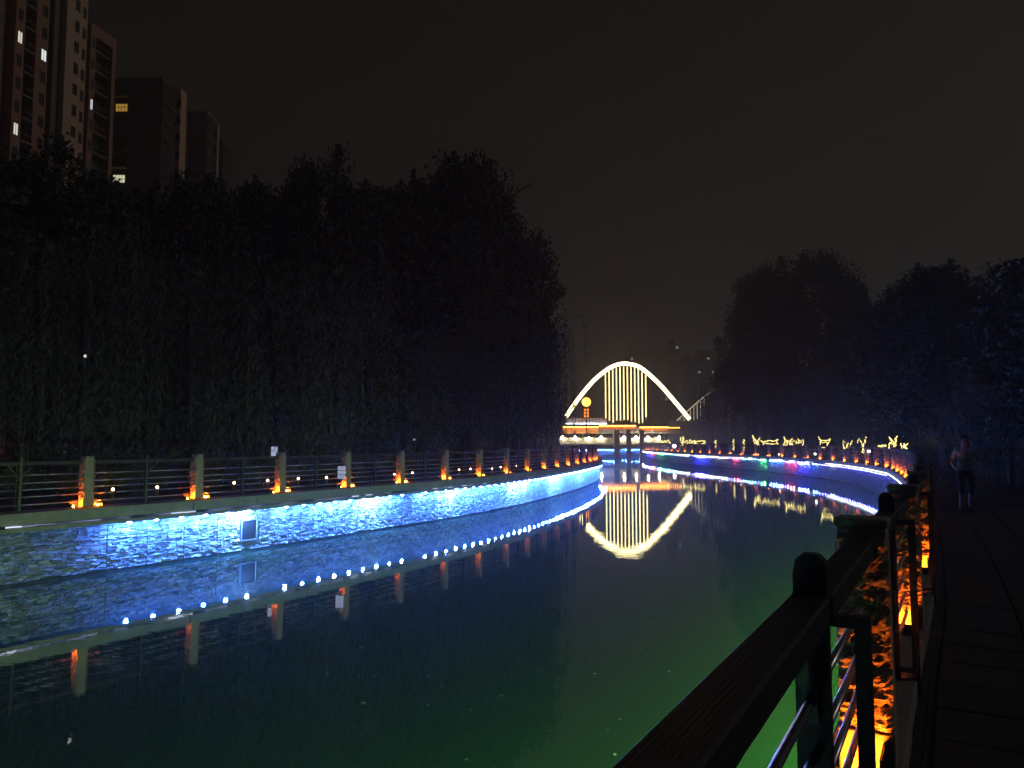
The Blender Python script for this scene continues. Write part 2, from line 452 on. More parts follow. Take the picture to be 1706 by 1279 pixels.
# dark drain plate set in the left wall
sp = LB.near(*at(420, 889, 22.6).xy)
mpl = Matrix.Translation(wallL.location).inverted() @ LB.mtx(sp, .62, PROF_L[0] + .045)
dp = MB(); dp.box((-.26, -.03, -.27), (.26, .012, .27)); pl = bevel(dp.mesh('drain_plate', M['plate']), .008, 1); pl = link('drain_plate', pl, wallL, mpl)
fr = MB()
for lo, hi in (((-.30, -.03, .27), (.30, .03, .31)), ((-.30, -.03, -.31), (.30, .03, -.27)), ((-.30, -.03, -.268), (-.262, .03, .268)), ((.262, -.03, -.268), (.30, .03, .268))): fr.box(lo, hi)
fr.build('plate_frame', M['panel_dark'], pl)

# ------------------------------------------------------------------ railings
PH = 1.17
def rock_face(seed, nx=16, nz=70):
    """craggy face looking along +x, 0.26 wide"""
    from mathutils import noise
    v = []; f = []
    for k in range(nz + 1):
        for i in range(nx + 1):
            y = -.121 + .242 * i / nx; z = .215 + (PH - .26) * k / nz
            q = Vector((y * 11 + seed * 9, seed * 3.3, z * 15))
            d = .034 * noise.noise(q) + .024 * abs(noise.noise(q * 2.3)) + .014 * noise.noise(q * 5.1)
            cell = noise.voronoi(Vector((y * 12, seed, z * 20)))[0]
            d += .030 * (.5 - min(cell[0], 1.0)) + .03
            edge = min(i, nx - i) / 2; d *= min(1, .25 + edge)
            v.append((max(d, .003), y + .004 * noise.noise(q * 3), z))
    for k in range(nz):
        for i in range(nx):
            a = k * (nx + 1) + i; f.append((a, a + 1, a + nx + 2, a + nx + 1))
    me = bpy.data.meshes.new('rock_face'); me.from_pydata(v, [], f); me.materials.append(M['rock']); return me
ROCKS = [rock_face(k + 1) for k in range(3)]
core = MB(); core.hexa([(-.115, -.122, 0), (.115, -.122, 0), (.115, .122, 0), (-.115, .122, 0)], [(-.10, -.112, PH), (.10, -.112, PH), (.10, .112, PH), (-.10, .112, PH)])
CORE = bevel(core.mesh('stone_post', M['post']), .012, 2)
CAP = bevel(MB().box((-.105, -.125, 0), (.105, .125, .045)).mesh('cap', M['concrete']), .015, 2)
BASE = bevel(MB().box((0, -.124, .005), (.022, .124, .205)).mesh('base_panel', M['post']), .005, 1)
ORANGE = glow('post_lamp', (1.0, .165, .008), 1300)
lm = MB(); lm.v += [(-.018, -.05, 0), (.018, -.05, 0), (.018, .05, 0), (-.018, .05, 0)]; lm.face((0, 1, 2, 3)); LAMP = lm.mesh('lamp', ORANGE)
hb = MB(); hb.box((-.05, -.07, 0), (.05, .07, .012)); hb.box((-.165, -.082, 0), (.052, -.0705, .16)); hb.box((.053, -.082, 0), (.062, .082, .085)); HOUSE = hb.mesh('lamp_tray', M['darksteel'])  # upright plates added to block lamp spill onto the promenade
hb2 = MB(); hb2.v = [(x, -y, z) for x, y, z in hb.v]; hb2.f = [f[::-1] for f in hb.f]; hb2.mi = hb.mi; HOUSE2 = hb2.mesh('lamp_tray', M['darksteel'])

# metal post: upright with a rounded head, a groove, two curved arms carrying the top rail, a brace behind
def metal_post():
    e = empty('metal_post'); prof = [(-.05, 0), (-.05, 1.18), (-.042, 1.222), (-.022, 1.24), (.022, 1.24), (.042, 1.222), (.05, 1.18), (.05, 0)]
    mb = MB(); n = len(prof)
    for x in (-.03, .03):
        mb.v += [(x, y, z) for y, z in prof]
    mb.face(range(n)); mb.face([n + i for i in range(n)][::-1])
    for i in range(n): j = (i + 1) % n; mb.face((i, i + n, j + n, j))
    up = mb.mesh('upright', M['poststeel'])
    parts = [('upright', up)]
    g = MB(); g.box((-.034, -.054, 1.105), (.034, .054, 1.113)); parts.append(('collar', g.mesh('collar', M['poststeel'])))
    for sgn in (-1, 1):
        a = MB(); pts = []
        for k in range(9):
            t = k / 8; pts.append((sgn * (.03 + .20 * math.sin(t * math.pi / 2) ** 1.6), 0, .74 + .285 * t ** .8))
        for (x0, _, z0), (x1, _, z1) in zip(pts[:-1], pts[1:]):
            a.hexa([(x0, -.022, z0), (x0 + sgn * .028, -.022, z0 - .012), (x0 + sgn * .028, .022, z0 - .012), (x0, .022, z0)],
                   [(x1, -.022, z1), (x1 + sgn * .028, -.022, z1 - .012), (x1 + sgn * .028, .022, z1 - .012), (x1, .022, z1)])
        parts.append(('arm', a.mesh('arm', M['poststeel'])))
    b = MB(); b.box((-.022, -.17, -.11), (.022, -.125, 1.06)); b.box((-.02, -.125, 1.022), (.02, -.05, 1.058)); b.box((-.02, -.125, .04), (.02, -.05, .07))
    parts.append(('brace', b.mesh('brace', M['poststeel'])))
    fp = MB(); fp.box((-.07, -.09, 0), (.07, .09, .015)); parts.append(('foot_plate', fp.mesh('foot_plate', M['poststeel'])))
    bt = MB()
    bt.tube([(.03, 0, 0), (.042, 0, 0)], .012, 6); bm_ = bt.mesh('bolt', M['steel'])
    for z in (.10, .55, 1.06): parts.append(('bolt', bm_, (0, 0, z)))
    bpy.data.objects.remove(e)
    return parts
MPARTS = metal_post()
BARZ = (.13, .31, .47, .62, .80)

def railing(B, s_stone, step, s_end, label, joined_from, first=0):
    r = empty('riverside_railing', B.P(s_stone, 0, KERB_Z)); tag(r, label, 'railing')
    inv = Matrix.Translation(r.location).inverted(); far = MB(); fart = MB()
    n = int((s_end - s_stone) / step)
    for i in range(first, n + 1):
        s = s_stone + i * step
        m = inv @ B.mtx(s, KERB_Z); d = (B.pt(s)).length
        p = link('stone_post', CORE, r, m)
        link('cap', CAP, p, Matrix.Translation((0, 0, PH - .002)))
        for k, ang in enumerate((0, math.pi)):
            q = Matrix.Rotation(ang, 4, 'Z') @ Matrix.Translation((.113, 0, 0))
            link('rock_face', ROCKS[(i + k) % 3], p, Matrix.Rotation(ang, 4, 'Z') @ Matrix.Translation((.102, 0, 0)))
            link('base_panel', BASE, p, q)
            link('lamp_tray', HOUSE if k == 0 else HOUSE2, p, Matrix.Rotation(ang, 4, 'Z') @ Matrix.Translation((.30, 0, .0)))
            link('lamp', LAMP, p, Matrix.Rotation(ang, 4, 'Z') @ Matrix.Translation((.30, 0, .024)) @ Matrix.Rotation(R(-52), 4, 'Y'))
        sm = s + step / 2; m2 = inv @ B.mtx(sm, KERB_Z)
        mp = link('metal_post', MPARTS[0][1], r, m2)
        for q in MPARTS[1:]: link(q[0], q[1], mp, Matrix.Translation(q[2]) if len(q) > 2 else None)
        for a, b in ((s + .16, sm - .036), (sm + .036, s + step - .16)):
            m3, L = B.mid(a, b, KERB_Z); m3 = inv @ m3
            if d < joined_from:
                bb = MB(); bb.box((-L / 2, -.06, 1.025), (L / 2, .06, 1.112)); link('top_rail', bevel(bb.mesh('top_rail', M['rail']), .008, 1), r, m3)
                for z in BARZ:
                    bb = MB(); bb.tube([(-L / 2, 0, z), (L / 2, 0, z)], .015, 8); bb.build('rail_bar', M['steel'], r, True, m3)
            else:
                fart.box((-L / 2, -.06, 1.025), (L / 2, .06, 1.112), m3)
                for z in BARZ: far.box((-L / 2, -.015, z - .015), (L / 2, .015, z + .015), m3)
    if first == 0:                                          # the bay beside the camera: only its metal post stands in view
        s = s_stone - step / 2; m2 = inv @ B.mtx(s, KERB_Z)
        mp = link('metal_post', MPARTS[0][1], r, m2)
        for q in MPARTS[1:]: link(q[0], q[1], mp, Matrix.Translation(q[2]) if len(q) > 2 else None)
        for a, b in ((s - 4.2, s - .036), (s + .036, s_stone - .16)):
            m3, L = B.mid(a, b, KERB_Z); m3 = inv @ m3
            bb = MB(); bb.box((-L / 2, -.06, 1.025), (L / 2, .06, 1.112)); link('top_rail', bevel(bb.mesh('top_rail', M['rail']), .008, 1), r, m3)
            for z in BARZ:
                bb = MB(); bb.tube([(-L / 2, 0, z), (L / 2, 0, z)], .015, 8); bb.build('rail_bar', M['steel'], r, True, m3)
    tag(far.build('rail_bar', M['steel'], r), kind='stuff'); tag(fart.build('top_rail', M['rail'], r), kind='stuff')
    return r
railL = railing(LB, LB.near(-10.1, 18.55), 3.03, LB.near(8.6, 80), 'grey stone post railing with orange lamps along the top of the blue wall', 58, -3)
railR = railing(RB, RB.near(1.81, 3.93), 3.3, RB.near(23, 134), 'dark railing running from the camera past the walking person along the right bank', 58)


# ------------------------------------------------------------------ bridge (about 150 m off, seen square on)
BD = 150.0
br = empty('arch_bridge', (22.0, BD, 0)); tag(br, 'arch bridge outlined in yellow-white light spanning the river in the distance', 'bridge')
boff = Vector(br.location)
def bp(px, py, D=BD): return at(px, py, D) - boff
ARCH = glow('arch_light', (1.0, .82, .38), 10.0)
HANG = glow('hanger_light', (1.0, .82, .36), 2.8, False)
ORLINE = glow('deck_line', (1.0, .36, .05), 16)
def curve3(pts, n=8):
    c = catmull([(p.x, p.z) for p in pts], n); return [Vector((q.x, 0, q.y)) for q in c]
ap = [bp(*q) for q in ((943, 694), (957, 673), (973, 652), (990, 633), (1008, 618), (1024, 609), (1041, 606), (1056, 608.5), (1070, 615), (1096, 638), (1114, 658), (1131, 678), (1148, 698.5))]
ac = curve3(ap)
def rib_side(off, y):       # points of the arch moved along its own normal
    out = []
    for i, p in enumerate(ac):
        t = (ac[min(i + 1, len(ac) - 1)] - ac[max(i - 1, 0)]).normalized(); nrm = Vector((-t.z, 0, t.x))
        out.append(p + nrm * off + Vector((0, y, 0)))
    return out
o1, o2, i1, i2 = rib_side(.34, -.40), rib_side(.34, .40), rib_side(-.34, -.40), rib_side(-.34, .40)
mb = MB()
for q in zip(o1, o2, i2, i1): mb.v += [tuple(p) for p in q]
for i in range(len(o1) - 1):
    for j in range(4): a = 4 * i + j; b = 4 * i + (j + 1) % 4; mb.face((a, b, b + 4, a + 4))
mb.face((3, 2, 1, 0)); k = 4 * (len(o1) - 1); mb.face((k, k + 1, k + 2, k + 3))
rib = mb.build('arch_rib', M['bridge_steel'], br)
for off in (.25, -.25): MB().tube(rib_side(off, -.50), .105, 6).build('light_line', ARCH, rib)
def arch_z(x):
    best = min(ac, key=lambda p: abs(p.x - x)); return best.z
for i in range(12):
    px = 1009 + i * 6.1; x = bp(px, 690).x
    zb = bp(px, (699, 701, 704, 700, 700, 699, 699, 702, 703, 705, 704, 695)[i]).z
    MB().tube([(x, -.2, arch_z(x) - .55), (x, -.2, zb)], .125, 6).build('hanger', HANG, br)
zt, zb_ = bp(1000, 709).z, bp(1000, 719).z
# deck and its fascia panels
x0, x1 = bp(934, 715).x, bp(1140, 715).x
mb = MB(); mb.box((x0, -.6, zb_ - .35), (x1, 6.0, zt - .25)); mb.build('deck', M['bridge_pier'], br)
def fascia(pa, pb, top, bot, y, strength=True):
    a, b = bp(pa, top), bp(pb, bot); n = max(1, int((b.x - a.x) / 1.3)); w = (b.x - a.x) / n
    for i in range(n):
        m = MB(); m.box((a.x + i * w + .015, y - .10, b.z), (a.x + (i + 1) * w - .015, y, a.z))
        f = link('fascia_panel', bevel(m.mesh('fascia_panel', M['bridge_fascia']), .02, 1), br)
    if strength: MB().tube([(a.x, y - .42, a.z + .02), (b.x, y - .42, a.z + .02)], .09, 6).build('light_line', ORLINE, br)
fascia(937, 996, 711.5, 722, -.9); fascia(997, 1057, 709.5, 715, -1.3); fascia(1064, 1112, 712, 718, -.7)
fascia(1112, 1133, 713, 717, -.5, False)
for i in range(6): p = bp(1112 + i * 3.6, 712.5); MB().sphere((p.x, -.75, p.z), .10, 6, 4).build('light_bead', ORLINE, br)
# girder carrying the lower walk, lamps along it, piers
ga, gb = bp(932, 729), bp(1098, 739)
mb = MB(); mb.box((ga.x, -1.6, gb.z), (gb.x, -1.2, ga.z)); mb.build('girder', M['bridge_cream'], br)
mb = MB(); mb.box((ga.x, -1.9, gb.z - .35), (gb.x, 5.5, gb.z - .03)); mb.build('lower_deck', M['bridge_pier'], br)
UL = glow('under_lamp', (1.0, .90, .62), 170)
for px in (936, 957, 979, 1000, 1037, 1057, 1077, 1095):
    p = bp(px, 728.5); l = MB().box((-.16, -.1, 0), (.16, .45, .05), Matrix.Translation((p.x, -2.0, p.z + .22))).build('lamp_bracket', M['darksteel'], br)
    MB().sphere((p.x, -1.9, p.z + .02), .20, 10, 6).build('lamp', UL, l)
for px, w in ((1024.5, 9), (1044, 8), (1065.5, 7)):
    a = bp(px - w / 2, 716); b = bp(px + w / 2, 716)
    m = MB(); m.box((a.x, -2.6, -.6), (b.x, -2.0, a.z)); link('pier', bevel(m.mesh('pier', M['bridge_pier']), .05, 2), br)
# parapet panels and posts on the left half of the deck
a, b = bp(941, 696.5), bp(1010, 706); n = 12; w = (b.x - a.x) / n
for i in range(n):
    m = MB(); m.box((a.x + i * w + .04, -.72, b.z), (a.x + (i + 1) * w - .04, -.68, a.z)); m.build('parapet_panel', M['bridge_panel'], br)
    m = MB(); m.box((a.x + i * w - .035, -.78, b.z - .6), (a.x + i * w + .035, -.66, a.z + .1)); m.build('parapet_post', M['darksteel'], br)
PG = glow('parapet_fill', (.75, .85, 1.0), 14)  # line light added in front of the panels to brighten them
MB().tube([(a.x, -.98, b.z + .02), (b.x, -.98, b.z + .02)], .05, 6).build('light_line', PG, br)
a, b = bp(1010, 701), bp(1120, 708)
for i in range(16):
    x = a.x + (b.x - a.x) * i / 15; m = MB(); m.box((x - .03, -.62, b.z - .4), (x + .03, -.56, a.z)); m.build('parapet_post', M['darksteel'], br)
MB().box((a.x, -.63, a.z), (b.x, -.55, a.z + .07)).build('handrail', M['bridge_steel'], br)
# foot of the second arch, its hangers
A2 = glow('arch_light_dim', (1.0, .86, .62), .75)
q = [bp(1127, 701, 158), bp(1145, 685, 158), bp(1163, 669, 158), bp(1178, 657, 158), bp(1196, 645, 158), bp(1216, 634, 158)]
rb2 = MB().tube(q, .20, 6).build('arch_rib', M['bridge_steel'], br)
MB().tube([p + Vector((0, -.25, .05)) for p in q], .075, 6).build('light_line', A2, rb2)
for px, py0, py1 in ((1133, 696, 700), (1139.5, 690, 701), (1150, 681, 701), (1156, 676, 700), (1161.5, 671, 698), (1167, 667, 692), (1173, 662, 678)):
    MB().tube([bp(px, py0, 158), bp(px, py1, 158)], .06, 5).build('hanger', A2, br)
m = MB().box((bp(1120, 701, 158).x, 6.6, 3.0), (bp(1240, 701, 158).x, 12, bp(1120, 702, 158).z)); m.build('deck', M['bridge_pier'], br)

# globe street lamp near the bridge's left end
g0 = at(977, 697, 146.5); gl = empty('street_lamp', (g0.x, 146.5, g0.z)); tag(gl, 'round orange street lamp glowing at the left end of the bridge', 'street lamp')
OR = glow('globe', (1.0, .33, .04), 9); OR2 = glow('lantern_body', (1.0, .22, .03), 2.2)
MB().sphere((0, 0, 3.15), .85, 16, 10).build('globe', OR, gl, True)
for z in (.45, 1.05, 1.65): MB().sphere((-.28, 0, z), .20, 8, 6, 1.3).build('lantern', OR2, gl); MB().sphere((.28, 0, z), .20, 8, 6, 1.3).build('lantern', OR2, gl)
MB().tube([(0, 0, -3.2), (0, 0, 2.6)], [.13, .08], 8).build('post', M['darksteel'], gl)
for z in (.45, 1.05, 1.65): MB().tube([(-.28, 0, z), (.28, 0, z)], .03, 5).build('arm', M['darksteel'], gl)
MB().box((-.6, -.6, -3.6), (.6, .6, -3.2)).build('plinth', M['bridge_pier'], gl)

# ------------------------------------------------------------------ vegetation
def quads_mesh(name, C, A, B, m, extra=None):
    """leaf quads: centre C, half axes A and B (numpy n x 3)"""
    n = len(C); V = np.empty((n, 4, 3)); V[:, 0] = C - A; V[:, 1] = C - B * .9 + A * .1; V[:, 2] = C + A; V[:, 3] = C + B * .9 + A * .1
    me = bpy.data.meshes.new(name); me.vertices.add(4 * n); me.vertices.foreach_set('co', V.reshape(-1))
    me.loops.add(4 * n); me.loops.foreach_set('vertex_index', np.arange(4 * n, dtype=np.int32))
    me.polygons.add(n); me.polygons.foreach_set('loop_start', np.arange(0, 4 * n, 4, dtype=np.int32))
    me.update(calc_edges=True); me.materials.append(m); return me
def unit(v): return v / np.maximum(1e-9, np.linalg.norm(v, axis=1, keepdims=True))

def limbs(h, spread, seed, n_main=6, first=.28):
    """trunk and limbs; returns tube meshbuilder and limb tips with directions"""
    r = random.Random(seed); mb = MB(); tips = []
    lean = Vector((r.uniform(-.06, .06), r.uniform(-.06, .06), 1)) * h * .62
    tp = [Vector((0, 0, -.1)), lean * .25 + Vector((r.uniform(-.1, .1), 0, 0)), lean * .55, lean * .8, lean]
    rad = h * .018
    mb.tube(tp, [rad * 1.35, rad, rad * .8, rad * .55, rad * .3], 8)
    for i in range(n_main):
        t = first + (1 - first) * i / n_main; k = t * 4; j = min(3, int(k)); b = tp[j].lerp(tp[j + 1], k - j)
        az = i * 2.4 + r.uniform(-.4, .4); L = spread * (1.05 - .35 * t) * r.uniform(.8, 1.1)
        d = Vector((math.cos(az), math.sin(az), 0)); rise = h * (.12 + .15 * t) * r.uniform(.8, 1.15)
        pts = [b, b + d * L * .35 + Vector((0, 0, rise * .5)), b + d * L * .7 + Vector((0, 0, rise * .85)), b + d * L + Vector((0, 0, rise))]
        mb.tube(pts, [rad * .5, rad * .35, rad * .22, rad * .1], 6); tips += [pts[1].lerp(pts[2], .5), pts[2], pts[3]]
        for q in range(3):
            a2 = az + r.uniform(-1.1, 1.1); d2 = Vector((math.cos(a2), math.sin(a2), r.uniform(.3, 1.1))); e = pts[1 + q % 2].lerp(pts[2 + q % 2], r.random())
            f = e + d2 * L * r.uniform(.3, .5); mb.tube([e, e.lerp(f, .5) + Vector((0, 0, .1)), f], [rad * .2, rad * .14, rad * .05], 5); tips.append(f)
    tips.append(tp[-1] + Vector((0, 0, h * .10)))
    return mb, tips

def willow_mesh(h, spread, seed, nstr=900):
    mb, tips = limbs(h, spread, seed); g = np.random.default_rng(seed)
    T = np.array([tuple(t) for t in tips]); C, A, B = [], [], []
    for i in range(nstr):
        # strands start around the limb ends, on an uneven dome, and hang
        b = T[g.integers(len(T))] + g.normal(0, 1, 3) * np.array([spread * .17, spread * .17, h * .05])
        b[2] = min(b[2], h * g.uniform(.9, 1.0))
        rr = math.hypot(b[0], b[1]) / spread
        L = min(max(b[2] - h * g.uniform(.02, .25), .5), h * g.uniform(.2, .85) * (.5 + .6 * min(rr, 1)))
        n = int(L / .17) + 2; t = np.linspace(0, 1, n)[:, None]
        out = np.array([b[0], b[1], 0]); out = out / (np.linalg.norm(out) + 1e-6)
        P = b + out * (np.sqrt(t) * .45 * g.uniform(.3, 1.3)) + np.array([0, 0, 1]) * (.25 * np.sin(t * 2.4) - L * t ** 1.15)
        P = P + g.normal(0, .05, P.shape); C.append(P)
        a = unit(np.array([0, 0, -1.0]) + g.normal(0, .42, P.shape)) * g.uniform(.10, .19, (n, 1)); A.append(a)
        B.append(unit(np.cross(a, g.normal(0, 1, P.shape))) * g.uniform(.022, .05, (n, 1)))
    C, A, B = map(np.concatenate, (C, A, B))
    return mb.mesh('trunk', M['bark'], True), quads_mesh('crown', C, A, B, M['leaf_a'])

def bush_tree_mesh(h, spread, seed, nl=26000, upright=.0, m='leaf_b'):
    # many leaf clumps, some reaching out as ragged sprays
    mb, tips = limbs(h, spread, seed, 9, .22); g = np.random.default_rng(seed)
    T = np.array([tuple(t) for t in tips])
    # extra clumps over an uneven crown volume
    ncl = 130; ph = g.uniform(0, 2 * np.pi, ncl); zz = g.uniform(.24, 1.0, ncl)
    prof = np.sin(np.clip((zz - .12) / .92, 0, 1) ** .72 * np.pi) ** .85 + .05
    rr = spread * prof * np.sqrt(g.uniform(.15, 1, ncl))
    X = np.stack([rr * np.cos(ph), rr * np.sin(ph), zz * h * .95], 1)
    T = np.concatenate([T, X]); T[:, 2] = np.minimum(T[:, 2], h * g.uniform(.90, .99, len(T)))
    lim = spread * (np.sin(np.clip((T[:, 2] / h - .10) / .93, 0.02, .985) ** .72 * np.pi) ** .85) * g.uniform(.9, 1.22, len(T)) + .2; rad = np.hypot(T[:, 0], T[:, 1])
    T[:, :2] *= np.minimum(1, lim / np.maximum(rad, 1e-6))[:, None]; k = g.integers(0, len(T), nl)
    sz = g.uniform(.5, 1.25, len(T))[k][:, None]
    D = unit(g.normal(0, 1, (nl, 3))) * (g.uniform(0, 1, (nl, 1)) ** .45) * sz * np.array([1, 1, .7 + upright])
    C = T[k] + D * (spread / 4.2)
    ns = 60; j = g.integers(0, len(T), ns); o_ = unit(T[j] * np.array([1, 1, .35]) + np.array([0, 0, h * .10])) * 1.0; o_[:, 2] += .35 + upright
    st = T[j]; kk = g.integers(0, ns, nl // 7); tt = g.uniform(0, 1, (nl // 7, 1)); C[:nl // 7] = st[kk] + unit(o_)[kk] * tt * (.5 + spread * .16) + g.normal(0, .26, (nl // 7, 3)) * (1.2 - tt)
    A = unit(g.normal(0, 1, (nl, 3)) + np.array([0, 0, upright * 2.0 - .3])) * g.uniform(.10, .22, (nl, 1))
    B = unit(np.cross(A, g.normal(0, 1, (nl, 3)))) * g.uniform(.05, .11, (nl, 1))
    return mb.mesh('trunk', M['bark'], True), quads_mesh('crown', C, A, B, M[m])

WIL = [willow_mesh(12, 4.6, 21), willow_mesh(13, 5.2, 22, 1000), willow_mesh(10, 4.2, 23, 850)]
BSH = [bush_tree_mesh(17, 4.6, 31), bush_tree_mesh(18, 4.2, 32, 28000, .25), bush_tree_mesh(14, 4.8, 33, 27000)]
POP = [bush_tree_mesh(20, 4.4, 41, 30000, .9), bush_tree_mesh(18, 5.0, 42, 28000, .7)]
def tree(name, meshes, px, D, top, label, group, rz=0.0, wide=1.0, x=None):
    p = at(px, 733, D); base_h = max(co[2] for co in (meshes[1].vertices[i].co for i in range(0, len(meshes[1].vertices), 7)))
    H = at(px, top, D).z - LAND_Z; k = H / base_h
    e = empty(name, (p.x, D, LAND_Z), rz); e.scale = (k * wide, k * wide, k)
    tag(e, label, 'tree', group)
    link('trunk', meshes[0], e); link('crown', meshes[1], e); return e
LG = 'trees behind the left promenade'; RG = 'trees behind the right promenade'
LT = [  # px, distance, top row, mesh, wide, name, label
    (-30, 29, 235, BSH[2], 1.2, 'dark_tree', 'broad dark tree at the left picture edge below the tall tower'),
    (80, 34, 238, POP[0], 1.2, 'dark_tree', 'tall dark tree in front of the tallest apartment tower'),
    (205, 38, 300, BSH[2], .95, 'dark_tree', 'dark tree standing below the two lit windows of the second tower'),
    (322, 40, 280, POP[1], .9, 'dark_tree', 'dark tree hiding the foot of the rightmost apartment blocks'),
    (428, 46, 300, BSH[0], .9, 'dark_tree', 'dark tree right of the apartment blocks, lower than its right neighbour'),
    (535, 48, 244, POP[0], .95, 'dark_tree', 'pointed dark tree above the left bank, second tallest against the sky'),
    (632, 52, 300, BSH[0], .95, 'dark_tree', 'flat topped dark tree between the two tallest pointed crowns'),
    (703, 56, 285, BSH[2], .85, 'dark_tree', 'dark tree just left of the tallest crown on the left bank'),
    (775, 58, 252, POP[1], 1.0, 'dark_tree', 'tallest dark tree of the left bank, nearest the open sky'),
    (826, 66, 335, BSH[0], .85, 'dark_tree', 'dark tree on the falling right shoulder of the left wood'),
    (858, 78, 425, POP[0], .8, 'dark_tree', 'last dark tree of the left bank beside the glowing bridge'),
    (20, 25, 420, WIL[0], 1.1, 'willow_tree', 'weeping willow at the left picture edge behind the railing'),
    (160, 28, 395, WIL[1], 1.1, 'willow_tree', 'weeping willow behind the leftmost orange lit post'),
    (300, 29, 335, WIL[1], 1.15, 'willow_tree', 'tall weeping willow behind the second orange lit post'),
    (400, 33, 460, WIL[2], 1.1, 'willow_tree', 'low weeping willow behind the small white notice board'),
    (490, 36, 420, WIL[0], 1.15, 'willow_tree', 'round topped weeping willow left of the middle of the left bank'),
    (610, 40, 560, WIL[2], 1.3, 'willow_tree', 'lowest weeping willow, its strands hanging over the sign on the railing'),
    (700, 45, 500, WIL[1], 1.0, 'willow_tree', 'weeping willow behind the fifth orange lit post'),
    (785, 53, 480, WIL[0], 1.0, 'willow_tree', 'weeping willow with a slanting pale trunk near the bend'),
    (840, 62, 520, WIL[1], .8, 'willow_tree', 'weeping willow at the river bend left of the bridge'),
    (872, 92, 540, WIL[2], .75, 'willow_tree', 'farthest weeping willow of the left bank, touching the bridge end'),
]
for i, (px, D, top, me, wd, nm, lb) in enumerate(LT): tree(nm, me, px, D, top, lb, LG, i * 1.7, wd)
RT = [
    (1255, 112, 470, POP[1], .8, 'poplar_tree', 'slim upright tree at the left end of the right wood'),
    (1290, 100, 425, POP[0], 1.0, 'poplar_tree', 'feathery upright tree right of the distant bridge'),
    (1372, 90, 410, POP[1], 1.0, 'poplar_tree', 'tallest feathery tree of the right bank'),
    (1246, 125, 560, WIL[2], .8, 'willow_tree', 'low willow closing the right wood beside the second arch'),
    (1430, 78, 470, POP[0], .9, 'poplar_tree', 'upright tree right of the tallest feathery one'),
    (1505, 60, 470, BSH[1], 1.1, 'dark_tree', 'black tree rising behind the light sculptures at the right'),
    (1575, 44, 438, BSH[0], 1.4, 'dark_tree', 'broad black tree above the walking person'),
    (1660, 38, 468, BSH[2], 1.35, 'dark_tree', 'black tree between the person and the right picture edge'),
    (1805, 21, 360, BSH[2], .95, 'dark_tree', 'nearest black tree, cut by the right picture edge'),
    (1330, 84, 600, WIL[1], .9, 'willow_tree', 'willow behind the fish shaped lights on the right bank'),
    (1400, 70, 600, WIL[0], .9, 'willow_tree', 'willow behind the horned light shape on the right bank'),
    (1460, 55, 610, WIL[2], 1.0, 'willow_tree', 'willow behind the last light shapes near the railing bend'),
    (1680, 26, 560, WIL[1], .9, 'willow_tree', 'black willow right of the walking person'),
]
for i, (px, D, top, me, wd, nm, lb) in enumerate(RT): tree(nm, me, px, D, top, lb, RG, i * 2.1 + .5, wd)

def shrub_mesh(seed, nl=2600):
    g = np.random.default_rng(seed); ncl = 26
    T = np.stack([g.uniform(-.9, .9, ncl), g.uniform(-.5, .5, ncl), g.uniform(.1, .75, ncl)], 1); k = g.integers(0, ncl, nl)
    C = T[k] + unit(g.normal(0, 1, (nl, 3))) * g.uniform(0, 1, (nl, 1)) ** .5 * .28; C[:, 2] = np.abs(C[:, 2])
    A = unit(g.normal(0, 1, (nl, 3))) * g.uniform(.03, .07, (nl, 1)); B = unit(np.cross(A, g.normal(0, 1, (nl, 3)))) * g.uniform(.015, .035, (nl, 1))
    return quads_mesh('foliage', C, A, B, M['leaf_c'])
SHR = [shrub_mesh(51), shrub_mesh(52)]
stem = MB()
for k in range(6): stem.tube([(.1 * math.cos(k), .08 * math.sin(k), -.02), (.5 * math.cos(k), .3 * math.sin(k), .5)], [.015, .006], 5)
STEM = stem.mesh('stem', M['bark'])
def shrub(p, k, rz, label, group):
    e = empty('shrub', p, rz); e.scale = (k, k, k); tag(e, label, 'shrub', group)
    link('foliage', random.choice(SHR), e); link('stem', STEM, e)
def hedge(B, s0, s1, u, step, label):
    e = empty('hedge', B.P(s0, u, LAND_Z)); tag(e, label, 'hedge'); s = s0
    while s < s1:
        m = Matrix.Translation(e.location).inverted() @ B.mtx(s, LAND_Z, u + random.uniform(-.3, .3)); k = random.uniform(.95, 1.25)
        f = link('foliage', random.choice(SHR), e, m @ Matrix.Rotation(random.uniform(-.2, .2), 4, 'Z') @ Matrix.Scale(k, 4)); link('stem', STEM, f); s += step
hedge(LB, LB.near(-13.6, 12) - 1, LB.near(7.1, 62), -5.0, 1.6, 'low dark hedge along the inner side of the left promenade')
shrub(at(175, 760, 26) * Vector((1, 1, 0)) + Vector((0, 0, LAND_Z)), 2.2, .3, 'large pale shrub standing above the hedge near the leftmost lit post', 'big shrubs')
shrub(at(275, 760, 28) * Vector((1, 1, 0)) + Vector((0, 0, LAND_Z)), 1.9, 1.3, 'large shrub standing above the hedge left of the second lit post', 'big shrubs')
hedge(RB, RB.near(5.12, 9.75), RB.near(22.75, 117), -4.3, 1.7, 'low black hedge along the inner side of the right promenade')

